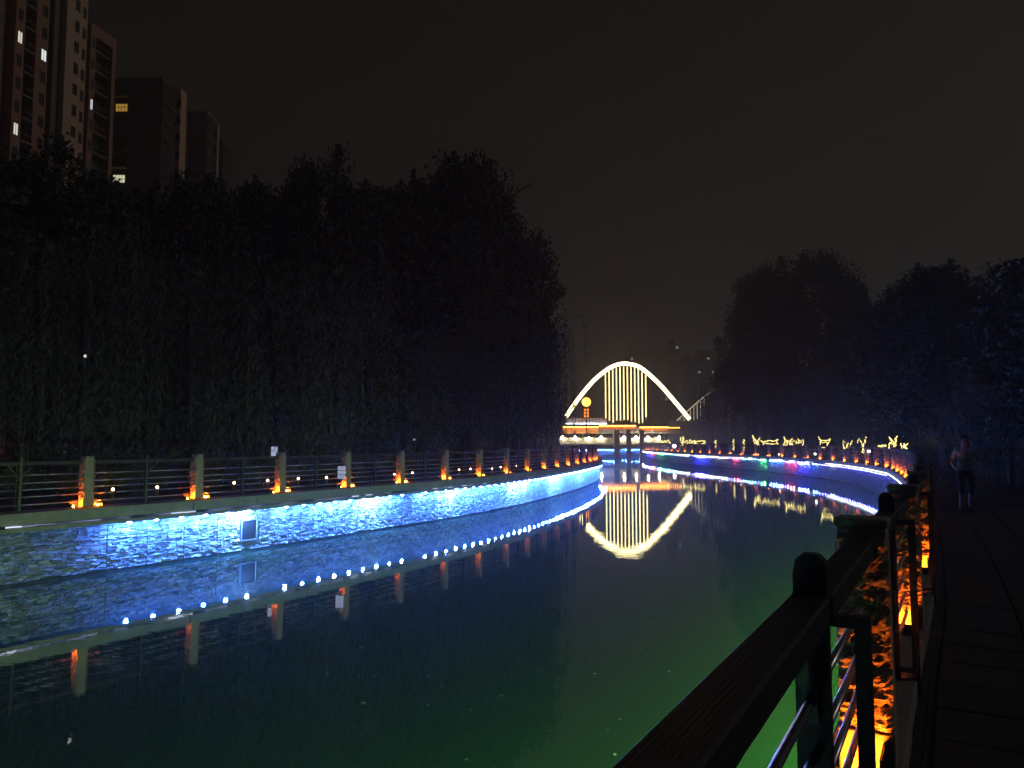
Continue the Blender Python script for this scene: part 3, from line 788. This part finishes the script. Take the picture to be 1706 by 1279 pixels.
# ------------------------------------------------------------------ things behind the left railing
PL = glow('path_lamp', (1.0, .50, .22), 26)
lampb = empty('path_lamp'); MB().tube([(0, 0, 0), (0, 0, .20)], .05, 8).build('post', M['rock'], lampb)
MB().sphere((0, 0, .245), .04, 10, 6).build('globe', PL, lampb, True)
MB().tube([(0, 0, .30), (0, 0, .315)], [.075, .04], 8).build('cap', M['darksteel'], lampb)
PLX = [(188, 815), (262, 811.5), (390, 804), (446, 800), (497, 797), (544, 795), (623, 791.5), (657, 790), (687, 787.5), (742, 784.5), (765, 782.5), (784, 781), (820, 780), (834, 778), (861, 776)]
for i, (px, py) in enumerate(PLX):
    o = lampb if i == 0 else copy_tree(lampb)
    # low lamps stand along the inner edge of the promenade
    b = (CY - py) / F; ca, sa = math.cos(PITCH), math.sin(PITCH); D = (LAND_Z + .245 - EYE) / ((b * ca + sa) / (ca - b * sa))
    p = at(px, py, D); o.location = (p.x, p.y, LAND_Z)
    tag(o, 'low round path lamp behind the left railing, ' + ('leftmost', 'second', 'third', 'fourth', 'fifth', 'sixth', 'seventh', 'eighth', 'ninth', 'tenth', 'eleventh', 'twelfth', 'thirteenth', 'fourteenth', 'rightmost')[i] + ' of the row' + ('' if i in (0, 14) else ' from the left'), 'path lamp', 'low lamps along the left promenade')

BL = glow('glow_board', (.62, .72, 1.0), .55, False)  # even pale glow put into the board faces
def notice(px, py, D, w, h, nm, label, rows, post=True):
    p = at(px, py, D); e = empty(nm, (p.x, p.y, p.z), R(-28)); tag(e, label, 'sign')
    if rows == 3:
        for k in range(3):
            b = MB().box((-w / 2, -.01, -h / 2 + k * h / 3 + .012), (w / 2, .01, -h / 2 + (k + 1) * h / 3 - .012)).build('board', BL, e)
            for q in range(2): MB().box((-w * .38, -.014, -h / 2 + (k + .32 + .28 * q) * h / 3), (w * .38, -.0115, -h / 2 + (k + .40 + .28 * q) * h / 3)).build('print_line', M['print'], b)
        MB().box((-.02, .012, -h / 2 - .05), (.02, .03, h / 2 + .05)).build('back_strap', M['darksteel'], e)
    else:
        b = MB().box((-w / 2, -.012, -h / 2), (w / 2, .012, h / 2)).build('board', BL, e)
        MB().box((-w * .5, -.016, h * .02), (w * .5, -.0135, h * .08)).build('print_line', M['print'], b)
        MB().hexa([(-w * .2, -.016, h * .1), (w * .25, -.016, h * .48), (w * .25, -.0135, h * .48), (-w * .2, -.0135, h * .1)], [(-w * .1, -.016, h * .1), (w * .38, -.016, h * .48), (w * .38, -.0135, h * .48), (-w * .1, -.0135, h * .1)]).build('print_mark', M['print'], b)
        MB().tube([(0, .03, LAND_Z - p.z), (0, .03, h / 2)], .025, 6).build('post', M['darksteel'], e)
sr = LB.near(-5.9, 25.6); pr = LB.P(sr, .09, 0)
notice(569, 787, LB.P(LB.near(-5.8, 25.9), .1, 0).y, .31, .44, 'notice_sign', 'white three strip notice hung on the railing beside the fourth lit post', 3)
notice(457, 752, 27.5, .28, .34, 'notice_sign', 'small white notice board on a post showing above the left railing', 1)

# thin stake tripod round a young tree
def stakes(px, D, label):
    p = at(px, 733, D); e = empty('tree_stakes', (p.x, D, LAND_Z)); tag(e, label, 'stakes')
    for k in range(3):
        a = k * 2.09 + .5; MB().tube([(1.5 * math.cos(a), 1.5 * math.sin(a), 0), (.1 * math.cos(a), .1 * math.sin(a), 3.0)], .03, 6).build('stake', M['bark'], e)
    MB().tube([(.2 * math.cos(t), .2 * math.sin(t), 2.75) for t in np.linspace(0, 6.28, 9)], .02, 5).build('binding', M['bark'], e)
stakes(362, 27, 'tripod of thin stakes round a young trunk behind the second lit post')
stakes(470, 31, 'tripod of thin stakes round a young trunk behind the third lit post')

# small far lights among the left trees
def park_light(px, py, D, r, label):
    p = at(px, py, D); e = empty('park_lamp', (p.x, D, LAND_Z)); tag(e, label, 'lamp')
    MB().tube([(0, 0, 0), (0, 0, p.z - LAND_Z - r)], [.06, .04], 6).build('post', M['darksteel'], e)
    MB().sphere((0, 0, p.z - LAND_Z), r, 8, 6).build('globe', glow('park_globe', (1.0, .92, .75), .7, False), e)
park_light(142, 593, 24.0, .05, 'small white park lamp shining through the leaves at the far left')
park_light(56, 567, 24.0, .03, 'smaller white park lamp high among the leaves at the far left')
park_light(690, 732, 41, .055, 'tiny white park lamp under the willows left of the bend')

# ------------------------------------------------------------------ apartment towers on the left
M['wall_pale'] = mat('tower_wall_pale', (.66, .47, .35), (.74, .54, .41), .25, .9)
M['wall_red'] = mat('tower_wall_brown', (.40, .23, .17), (.46, .28, .21), .25, .9)
M['wall_grey'] = mat('tower_wall_grey', (.22, .20, .18), (.26, .24, .215), .25, .9)
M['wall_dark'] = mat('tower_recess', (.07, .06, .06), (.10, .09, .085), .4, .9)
M['slab'] = mat('balcony_slab', (.30, .28, .26), (.36, .34, .32), .6, .85)
M['glass'] = mat('window_glass', (.02, .022, .028), None, 1, .12, spec=.5)
M['glass_pale'] = mat('window_blind', (.20, .20, .23), None, 1, .5)
M['frame'] = mat('window_frame', (.30, .29, .28), None, 1, .6)
FARW = glow('far_window', (1.0, .93, .80), .35, False)
WL = {'white': glow('lit_white', (1.0, .93, .80), .9), 'cool': glow('lit_cool', (.92, .97, 1.0), 1.1), 'amber': glow('lit_amber', (1.0, .55, .10), .42), 'lemon': glow('lit_lemon', (1.0, 1.0, .62), .8)}
class Tower:
    def __init__(t, px, D, ang, name, label):
        p = at(px, 150, D); t.e = empty(name, (p.x, D, LAND_Z), 0); tag(t.e, label, 'building', 'apartment towers')
        t.ang = ang; t.px0 = px; t.o = Vector((p.x, D)); t.d = Vector((math.sin(ang), math.cos(ang))); t.n = Vector((t.d.y, -t.d.x))
    def t_of(t, px):            # distance along the facade at which it crosses this column
        k = at(px, 150, 1.0).x; return (k * t.o.y - t.o.x) / (t.d.x - k * t.d.y)
    def mtx(t, s, z, out): 
        q = t.d * s + t.n * out
        return Matrix(((t.d.x, t.n.x, 0, q.x), (t.d.y, t.n.y, 0, q.y), (0, 0, 1, z), (0, 0, 0, 1)))
    def block(t, a, b, out, depth, z1, m, z0=0.0, name='wall'):
        mb = MB(); mb.box((a, out - depth, z0), (b, out, z1), t.mtx(0, 0, 0)); return mb.build(name, m, t.e)
    def window(t, s, z, w, h, out, kind=None, bars=1):
        m = t.mtx(s, z, out)
        f = MB(); k = .06
        for lo, hi in (((-w/2, -.05, -h/2), (-w/2 + k, .05, h/2)), ((w/2 - k, -.05, -h/2), (w/2, .05, h/2)), ((-w/2 + k, -.05, -h/2), (w/2 - k, .05, -h/2 + k)), ((-w/2 + k, -.05, h/2 - k), (w/2 - k, .05, h/2))): f.box(lo, hi, m)
        for q in range(bars): x = -w/2 + (q + 1) * w / (bars + 1); f.box((x - .03, -.045, -h/2 + k), (x + .03, .045, h/2 - k), m)
        fo = f.build('window', M['frame'], t.e)
        g = MB().box((-w/2 + k, -.03, -h/2 + k), (w/2 - k, .012, h/2 - k), m).build('pane', WL[kind] if kind in WL else (M['glass_pale'] if kind == 'pale' else M['glass']), fo)
    def slab(t, a, b, z, out, th=.16):
        mb = MB(); mb.box((a, out - 1.2, z), (b, out, z + th), t.mtx(0, 0, 0)); mb.build('balcony_slab', M['slab'], t.e)
    def rail(t, a, b, z, out):
        mb = MB(); mb.box((a, out - .05, z + .95), (b, out, z + 1.02), t.mtx(0, 0, 0)); mb.build('balcony_rail', M['slab'], t.e)

FL = 2.9
T1 = Tower(0, 89, math.atan2(.22, .97), 'apartment_tower', 'tallest brown apartment tower rising out of the picture at the upper left')
X = lambda px: T1.t_of(px)
z_at = lambda px, py, D: at(px, py, D).z - LAND_Z
H1 = 74.0
T1.block(X(-60), X(21), -1.3, 12, H1, M['wall_red']); T1.block(X(21) + .01, X(37), 0, 13, H1, M['wall_red'])
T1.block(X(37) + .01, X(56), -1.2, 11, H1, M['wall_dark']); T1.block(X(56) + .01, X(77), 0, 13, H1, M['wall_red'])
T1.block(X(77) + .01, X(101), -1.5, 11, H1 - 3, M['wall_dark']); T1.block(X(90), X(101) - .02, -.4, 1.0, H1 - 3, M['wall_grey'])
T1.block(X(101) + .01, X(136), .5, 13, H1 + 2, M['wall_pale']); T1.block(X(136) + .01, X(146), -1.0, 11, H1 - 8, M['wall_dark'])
D2 = T1.o.y + T1.d.y * X(165); H1b = z_at(165, 50, D2)
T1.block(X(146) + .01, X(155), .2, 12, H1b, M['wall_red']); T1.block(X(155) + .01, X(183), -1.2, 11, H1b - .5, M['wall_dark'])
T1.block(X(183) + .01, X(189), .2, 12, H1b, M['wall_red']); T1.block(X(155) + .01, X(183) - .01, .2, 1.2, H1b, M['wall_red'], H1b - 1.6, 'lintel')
LIT = {(29, 1): 'white', (70, 2): 'cool', (151, 4): 'cool', (29, 5): 'white', (151, 7): 'pale'}
for px, y0, w, out, kind in ((12, -8, .8, -1.3, 'pale'), (29, 20, .72, 0, None), (70, 12, .85, 0, None), (119, 6, .8, .5, None), (131, 10, .6, .5, None), (151, 60, .5, .2, None)):
    s = X(px); D = T1.o.y + T1.d.y * s
    st = {12: 29, 29: 62, 70: 92, 119: 45, 131: 57, 151: 174}[px]
    for k in range(-6, 11):
        z = z_at(px, st, D) - k * FL
        if z > (H1b if px == 151 else H1) - 1.5: continue
        lit = {29: {0: 'white', 4: 'white'}, 70: {0: 'cool'}, 151: {0: 'cool', 3: 'pale'}}.get(px, {}).get(k)
        if px == 12: lit = 'pale' if -3 < k < 5 else None
        T1.window(s, z, w, 1.55, out, lit)
for a, b, ref in ((37, 56, (47, 50)), (155, 183, (170, 91))):
    D = T1.o.y + T1.d.y * X((a + b) / 2)
    for k in range(-5, 10):
        z = z_at(ref[0], ref[1], D) - k * FL
        if z > (H1b - 2.5 if a == 155 else H1): continue
        T1.slab(X(a) + .05, X(b) - .05, z, .1 if a == 37 else -.1); T1.rail(X(a) + .05, X(b) - .05, z, .1 if a == 37 else -.1)

def end_face_tower(px0, px1, pxr, D, top, bal, wallm, rightm, label, lits):
    """tower with a square near end (px0..px1) and a receding right flank up to pxr"""
    a = at(px0, top, D); b = at(px1, top, D); H = b.z - LAND_Z; e = empty('apartment_tower', (b.x, D, LAND_Z)); tag(e, label, 'building', 'apartment towers')
    w = b.x - a.x; dp = 5.5; wr = at(pxr, top, D + dp).x - b.x
    MB().box((-w, 0, 0), (0, 4.6, H)).build('wall', M[wallm], e)
    fl = MB(); fl.hexa([(.02, .05, 0), (wr * .55, dp * .55, 0), (wr * .5, 4.7, 0), (.02, 4.7, 0)], [(.02, .05, H + .3), (wr * .55, dp * .55, H + .3), (wr * .5, 4.7, H + .3), (.02, 4.7, H + .3)]); fl.build('wall', M['wall_dark'], e)
    MB().box((wr * .5 + .02, dp * .6, 0), (wr, dp * .6 + 2.2, H + .5)).build('wall', M[rightm], e)
    MB().box((-w - .1, -.1, H), (.02, 4.55, H + .7)).build('parapet', M[wallm], e)
    for k in range(9):
        z = H - 2.1 - k * FL
        m = Matrix.Translation((wr * .78, dp * .6, z)); f = MB().box((-.4, -.04, -.7), (.4, .0, .7), m).build('window', M['frame'], e)
        MB().box((-.34, -.06, -.64), (.34, -.045, .64), m).build('pane', M['glass'], f)
        MB().box((.05, .3, z - 1.6), (wr * .5, dp * .5, z - 1.45)).build('balcony_slab', M['slab'], e)
    if bal:
        bw = at(bal, top, D).x - a.x
        MB().box((-w - .02, -.12, 0), (-w + .15, -.01, H)).build('pilaster', M['slab'], e)
        for k in range(9):
            z = H - 1.4 - k * FL
            MB().box((-w + .2, -1.0, z - 1.35), (-w + bw, -.02, z - 1.2)).build('balcony_slab', M['slab'], e)
            MB().box((-w + .2, -1.0, z - .35), (-w + bw, -.95, z - .28)).build('balcony_rail', M['slab'], e)
            m = Matrix.Translation((-w + .2 + bw * .45, -.03, z)); kind = lits.get(k)
            f = MB()
            for q in range(5): x = -.95 + q * .475; f.box((x - .03, -.06, -.62), (x + .03, .0, .62), m)
            f.box((-.98, -.065, .62), (.98, 0, .68), m); f.box((-.98, -.065, -.68), (.98, 0, -.62), m)
            fo = f.build('window', M['frame'], e)
            MB().box((-.95, -.03, -.62), (.95, -.008, .62), m).build('pane', WL[kind] if kind in WL else (M['glass_pale'] if kind == 'pale' else M['glass']), fo)
    return e
end_face_tower(190, 272, 312, 119, 136, 218, 'wall_grey', 'wall_pale', 'second apartment tower with an amber lit window above a pale lit one', {0: 'x', 1: 'amber', 2: 'pale', 5: 'lemon'})
end_face_tower(313, 346, 366, 133, 192, None, 'wall_red', 'wall_pale', 'third apartment tower, pale flank rising above the trees', {})
end_face_tower(364, 372, 383, 147, 238, None, 'wall_red', 'wall_red', 'lowest and rightmost apartment tower, almost hidden by trees', {})

# hazy high-rises far beyond the bridge
def far_tower(px0, px1, top, D, label, dots):
    a, b = at(px0, top, D), at(px1, top, D); e = empty('far_tower', ((a.x + b.x) / 2, D, LAND_Z)); tag(e, label, 'building', 'far high-rises'); w = b.x - a.x; H = a.z - LAND_Z
    MB().box((-w / 2, 0, 0), (w / 2, 18, H)).build('wall', M['wall_grey'], e)
    MB().box((-w * .3, 4, H), (w * .2, 10, H + 4)).build('roof_house', M['wall_grey'], e)
    for k in range(int(H / 3) - 2):
        for q in range(max(1, int(w / 6))):
            if H - 3 * k < 25: break
            x = -w / 2 + (q + .5) * w / max(1, int(w / 6))
            MB().box((x - .9, -.06, H - 2.6 - 3 * k), (x + .9, -.01, H - 1.2 - 3 * k)).build('window', M['glass'], e)
    for px, py in dots:
        p = at(px, py, D) ; MB().box((p.x - e.location.x - .65, -.14, p.z - LAND_Z - .6), (p.x - e.location.x + .65, -.07, p.z - LAND_Z + .6)).build('lit_window', FARW, e)
far_tower(1050, 1075, 585, 420, 'far high-rise directly behind the arch crown', [(1053, 597.5)])
far_tower(1084, 1103, 580, 450, 'middle far high-rise right of the arch crown with two lit windows', [(1102, 618), (1102, 625)])
far_tower(1108, 1133, 577, 400, 'slim tallest far high-rise right of the arch', [(1128, 579), (1104 + 6, 664)])
far_tower(1136, 1158, 598, 480, 'far high-rise between the tallest far tower and the right trees', [(1154, 625)])
far_tower(1162, 1196, 592, 430, 'wide far high-rise beside the right wood with dotted lights', [(1180, 597), (1165, 620), (1188, 620), (1193, 622)])

# ------------------------------------------------------------------ light sculptures on the right bank
GL = glow('fairy_light', (1.0, .78, .24), 3.4, False)
def bead_path(pts, step, r, rr, jit=.02):
    mb = MB(); mb.tube(pts, r * .55, 4)
    for a, b in zip(pts[:-1], pts[1:]):
        a, b = Vector(a), Vector(b); n = max(1, int((b - a).length / step))
        for k in range(n):
            p = a.lerp(b, (k + rr.random()) / n); mb.sphere((p.x + rr.uniform(-jit, jit), p.y + rr.uniform(-jit, jit), p.z + rr.uniform(-jit, jit)), r * rr.uniform(.8, 1.6), 5, 3)
    return mb
FISH = [(-.95, .25), (-.8, .05), (-.55, .28), (-.1, .42), (.4, .30), (.72, .38), (.95, .45), (.80, .1), (.95, -.3), (.55, -.12), (.1, -.38), (-.45, -.30), (-.8, .0), (-.95, -.3)]
HORN = [(-1, .75), (-.7, .45), (-.25, .35), (.25, .35), (.7, .48), (1, .75), (.75, .2), (.55, -.3), (.3, -.62), (-.1, -.7), (-.45, -.62), (-.5, -.2), (-.6, .25), (-.35, -.05), (.1, .05), (.4, -.25)]
FING = [(-.8, .1), (-.6, .8), (-.35, .2), (-.15, -.6), (-.4, -.9), (.1, -.9), (.25, -.3), (.55, .6), (.8, .95), (.75, .3), (.4, -.3), (.2, -.8)]
LOOP = [(-1, -.1), (-.75, .35), (-.4, .1), (-.6, -.35), (-.2, -.1), (-.05, .4), (.25, .2), (.1, -.3), (.45, -.2), (.6, .35), (.9, .4), (.8, -.1), (1, -.3), (.6, -.4)]
BUTT = [(0, -.6), (-.3, .1), (-.9, .8), (-.7, .0), (-.8, -.5), (-.25, -.3), (0, .3), (.2, -.3), (.7, -.45), (.6, .05), (.95, .7), (.3, .1), (0, -.6)]
def sculpture(px, py, D, hw, hh, shape, label, seed):
    p = at(px, py, D); e = empty('light_sculpture', (p.x, p.y, LAND_Z), 0); tag(e, label, 'light sculpture', 'light sculptures on the right bank'); rr = random.Random(seed)
    s = D / F; pts = []
    if shape is None:
        n = 9; pts = [(.10 * math.sin(k * 2.2), .10 * math.cos(k * 2.2), p.z - LAND_Z + hh * s * (1 - 2 * k / n)) for k in range(n + 1)]
    else:
        pts = [(x * hw * 1.1 * s + rr.uniform(-.10, .10), rr.uniform(-.15, .15), p.z - LAND_Z + z * hh * 1.3 * s + rr.uniform(-.10, .10)) for x, z in shape]
    bead_path(pts, .12, (.009 + .00034 * D), rr).build('light_string', GL, e)
    zt = max(q[2] for q in pts); zc = p.z - LAND_Z
    xs = (0,) if shape is None else (-.45 * hw * s, .45 * hw * s)
    for x in xs: MB().tube([(x, .05, 0), (x, .05, zc)], .02, 5).build('stake', M['darksteel'], e)
SC = [(1107, 735.5, 119, 8, 5, LOOP, 'small looped light sculpture nearest the bridge'), (1136, 735, 112, 4, 6, FING, 'tiny V shaped light sculpture left of the white lamp glare'),
      (1150, 736, 104, 8, 6, LOOP, 'left half of the dense yellow light scribble right of the white lamp'), (1166, 737, 101, 9, 6, FISH, 'right half of the dense yellow light scribble right of the white lamp'),
      (1192, 740, 96, 2, 7, None, 'short light wrapped pole left of the two taller ones'), (1222, 740.5, 90, 2, 9, None, 'left one of the two taller light wrapped poles'),
      (1239, 741, 87, 2, 9, None, 'right one of the two taller light wrapped poles'), (1261, 736, 82, 5, 9, BUTT, 'narrow upright light sculpture left of the fish outline'),
      (1283, 737, 79, 13, 8, FISH, 'wide fish outline of yellow lights'), (1314, 737, 74, 8, 8, BUTT, 'butterfly outline of lights right of the fish'),
      (1330, 736, 72, 8, 9, LOOP, 'tangled light sculpture touching the butterfly outline'), (1373, 737, 65, 10, 8, HORN, 'lone horned light sculpture standing apart'),
      (1413, 741, 57, 8, 8, BUTT, 'butterfly outline of lights left of the two light fingers'), (1438, 740, 53, 7, 11, FING, 'light sculpture of two upright fingers'),
      (1474, 743, 46, 10, 7, LOOP, 'low looped light sculpture near the right railing bend'), (1489, 739, 43.5, 6, 9, FING, 'upright light sculpture beside the low looped one'),
      (1506, 743, 40, 5, 6, BUTT, 'rightmost small light sculpture before the black trees')]
for i, q in enumerate(SC): sculpture(*q, 100 + i)

# white flood lamp by the river
def flood(px, py, D):
    p = at(px, py, D); e = empty('street_lamp', (p.x, D, LAND_Z)); tag(e, 'bright white lamp by the right end of the bridge', 'street lamp')
    MB().tube([(0, 0, 0), (0, 0, p.z - LAND_Z)], .06, 6).build('post', M['darksteel'], e)
    MB().box((-.25, -.1, p.z - LAND_Z - .1), (.25, .2, p.z - LAND_Z + .22)).build('lamp_housing', M['darksteel'], e)
    MB().sphere((0, -.25, p.z - LAND_Z), .28, 10, 6).build('lens', glow('flood', (.95, .97, 1.0), 16), e)
flood(1123, 743, 121)
for i, (px, py, D) in enumerate(((1358, 756, 66), (1448, 752, 51.5), (1263, 757, 84), (1298, 757, 77))):
    p = at(px, py, D); e = empty('path_lamp', (p.x, D, LAND_Z)); tag(e, ('small cool white lamp behind the right railing below the horned light shape', 'small lamp behind the right railing below the two light fingers', 'small warm lamp behind the right railing left of the fish outline', 'small warm lamp behind the right railing right of the fish outline')[i], 'path lamp', 'path lamps on the right bank')
    MB().tube([(0, 0, 0), (0, 0, max(.1, p.z - LAND_Z))], .04, 6).build('post', M['darksteel'], e)
    MB().sphere((0, 0, max(.1, p.z - LAND_Z)), .09, 8, 5).build('globe', glow('path_globe', (.9, .95, 1.0) if i < 2 else (1.0, .6, .3), 7), e)

# ------------------------------------------------------------------ person walking on the right promenade
def person(x, y, rz):
    P = {'pel': (0, 0, .95), 'w': (0, .01, 1.10), 'ch': (0, .0, 1.32), 'nk': (0, .0, 1.50), 'hd': (0, -.03, 1.62), 'top': (0, -.02, 1.74),
         'hl': (-.10, 0, .92), 'kl': (-.115, -.14, .52), 'al': (-.12, -.02, .10), 'tl': (-.13, -.20, .04),
         'hr': (.10, 0, .92), 'kr': (.105, .03, .50), 'ar': (.10, .26, .17), 'tr': (.10, .17, .04),
         'sl': (-.19, 0, 1.43), 'el': (-.27, .06, 1.16), 'wl': (-.22, -.16, 1.02), 'sr': (.19, 0, 1.43), 'er': (.27, .08, 1.15), 'wr': (.21, -.15, 1.06)}
    Rr = {'pel': .15, 'w': .14, 'ch': .155, 'nk': .06, 'hd': .092, 'top': .07, 'hl': .10, 'kl': .062, 'al': .045, 'tl': .04, 'hr': .10, 'kr': .062, 'ar': .045, 'tr': .04,
          'sl': .068, 'el': .045, 'wl': .032, 'sr': .068, 'er': .045, 'wr': .032}
    E = [('pel', 'w'), ('w', 'ch'), ('ch', 'nk'), ('nk', 'hd'), ('hd', 'top'), ('pel', 'hl'), ('hl', 'kl'), ('kl', 'al'), ('al', 'tl'), ('pel', 'hr'), ('hr', 'kr'), ('kr', 'ar'), ('ar', 'tr'),
         ('ch', 'sl'), ('sl', 'el'), ('el', 'wl'), ('ch', 'sr'), ('sr', 'er'), ('er', 'wr')]
    for sd, sg in (('l', 1), ('r', -1)):       # hand: palm and five curled fingers
        w = Vector(P['w' + sd]); P['p' + sd] = tuple(w + Vector((sg * .02, -.07, -.015))); Rr['p' + sd] = .032; E.append(('w' + sd, 'p' + sd))
        for f in range(4):
            q = Vector(P['p' + sd]); k1, k2 = f'{sd}f{f}a', f'{sd}f{f}b'
            P[k1] = tuple(q + Vector((sg * .015, -.055, .03 - .02 * f))); P[k2] = tuple(q + Vector((sg * .05, -.075 + .008 * abs(f - 1), .025 - .02 * f)))
            Rr[k1] = .010; Rr[k2] = .008; E += [('p' + sd, k1), (k1, k2)]
        P[sd + 'th'] = tuple(w + Vector((sg * .05, -.06, .03))); Rr[sd + 'th'] = .010; E.append(('p' + sd, sd + 'th'))
    K = list(P); me = bpy.data.meshes.new('body'); me.from_pydata([P[k] for k in K], [(K.index(a), K.index(b)) for a, b in E], [])
    tmp = bpy.data.objects.new('tmp', me); col.objects.link(tmp)
    md = tmp.modifiers.new('s', 'SKIN'); md.use_smooth_shade = True
    for i, k in enumerate(K):
        me.skin_vertices[0].data[i].radius = (Rr[k] * (1.15 if k in ('ch', 'w', 'pel') else 1), Rr[k] * (.78 if k in ('ch', 'w', 'pel') else 1)); me.skin_vertices[0].data[i].use_root = (k == 'pel')
    sb = tmp.modifiers.new('d', 'SUBSURF'); sb.levels = 2; sb.render_levels = 2
    bpy.context.view_layer.update()
    out = bpy.data.meshes.new_from_object(tmp.evaluated_get(bpy.context.evaluated_depsgraph_get())); out.name = 'body'
    bpy.data.objects.remove(tmp)
    skin = mat('skin', (.30, .19, .14), None, 1, .6); shirt = mat('shirt', (.26, .40, .44), (.32, .46, .50), 6, .9); short = mat('shorts', (.012, .012, .02), None, 1, .9); shoe = mat('shoe', (.10, .10, .11), None, 1, .7)
    out.materials.clear()
    for m in (skin, shirt, short, shoe): out.materials.append(m)
    for p in out.polygons:
        c = p.center; i = 0
        if c.z < .09: i = 3
        elif .44 < c.z < .99 and abs(c.x) < .20: i = 2
        elif .97 < c.z < 1.49 and (abs(c.x) < .175 or c.z > 1.24): i = 1
        p.material_index = i; p.use_smooth = True
    e = empty('person', (x, y, LAND_Z), rz); e.scale = (1.03,) * 3
    tag(e, 'person in a grey T-shirt and dark shorts walking along the right promenade', 'person')
    link('body', out, e)
    h = MB(); h.sphere((0, .0, 1.70), .105, 14, 10, .98)
    me2 = h.mesh('hair', mat('hair', (.012, .010, .010), None, 1, .6), True)
    bm = bmesh.new(); bm.from_mesh(me2); bmesh.ops.delete(bm, geom=[v for v in bm.verts if v.co.z < 1.69 and v.co.y < .02 or v.co.z < 1.60], context='VERTS'); bm.to_mesh(me2); bm.free(); link('hair', me2, e)
    nm = MB(); nm.hexa([(-.016, -.118, 1.60), (.016, -.118, 1.60), (.012, -.10, 1.60), (-.012, -.10, 1.60)], [(-.006, -.112, 1.655), (.006, -.112, 1.655), (.006, -.10, 1.655), (-.006, -.10, 1.655)]); link('nose', nm.mesh('nose', skin), e)
    for sg in (-1, 1):
        MB().sphere((sg * .036, -.112, 1.655), .012, 8, 6).build('eye', short, e); MB().sphere((sg * .095, -.02, 1.63), .025, 8, 6, 1.4).build('ear', skin, e)
    MB().box((-.025, -.117, 1.565), (.025, -.10, 1.572)).build('mouth', mat('lips', (.30, .12, .10), None, 1, .6), e)
person(10.75, 18.3, R(-22))

# ------------------------------------------------------------------ drifting leaves on the water
LF = mat('floating_leaf', (.30, .28, .16), (.45, .42, .26), 20, .6)
lf = MB(); lf.v += [(-.07, 0, .004), (-.02, .03, .012), (.05, .022, .016), (.08, 0, .010), (.04, -.026, .014), (-.03, -.028, .010)]; lf.face((0, 5, 4, 3, 2, 1)); LFM = lf.mesh('floating_leaf', LF)
for i in range(26):
    px, py = (random.uniform(980, 1300), random.uniform(860, 1270)) if i < 16 else (random.uniform(480, 980), random.uniform(1060, 1275))
    b = (CY - py) / F; ca, sa = math.cos(PITCH), math.sin(PITCH); D = (0 - EYE) / ((b * ca + sa) / (ca - b * sa)); p = at(px, py, D)
    o = link('floating_leaf', LFM); o.location = (p.x, p.y, .002); o.rotation_euler = (0, 0, random.uniform(0, 6)); o.scale = (random.uniform(.25, .6),) * 3
    tag(o, 'tiny pale leaf drifting on the dark water', 'leaf', 'leaves drifting on the river')

# ------------------------------------------------------------------ haze
HZ = True
if HZ:
    hm = bpy.data.materials.new('haze'); hm.use_nodes = True; nt = hm.node_tree; nt.nodes.clear()
    o = nt.nodes.new('ShaderNodeOutputMaterial'); pv = nt.nodes.new('ShaderNodeVolumePrincipled')
    pv.inputs['Color'].default_value = (.95, .95, .84, 1); pv.inputs['Density'].default_value = .0023; pv.inputs['Anisotropy'].default_value = .5
    nt.links.new(pv.outputs[0], o.inputs['Volume'])
    h = MB().box((-2600, -2600, -1.0), (2600, 2600, 110)).build('haze', hm); tag(h, kind='stuff')
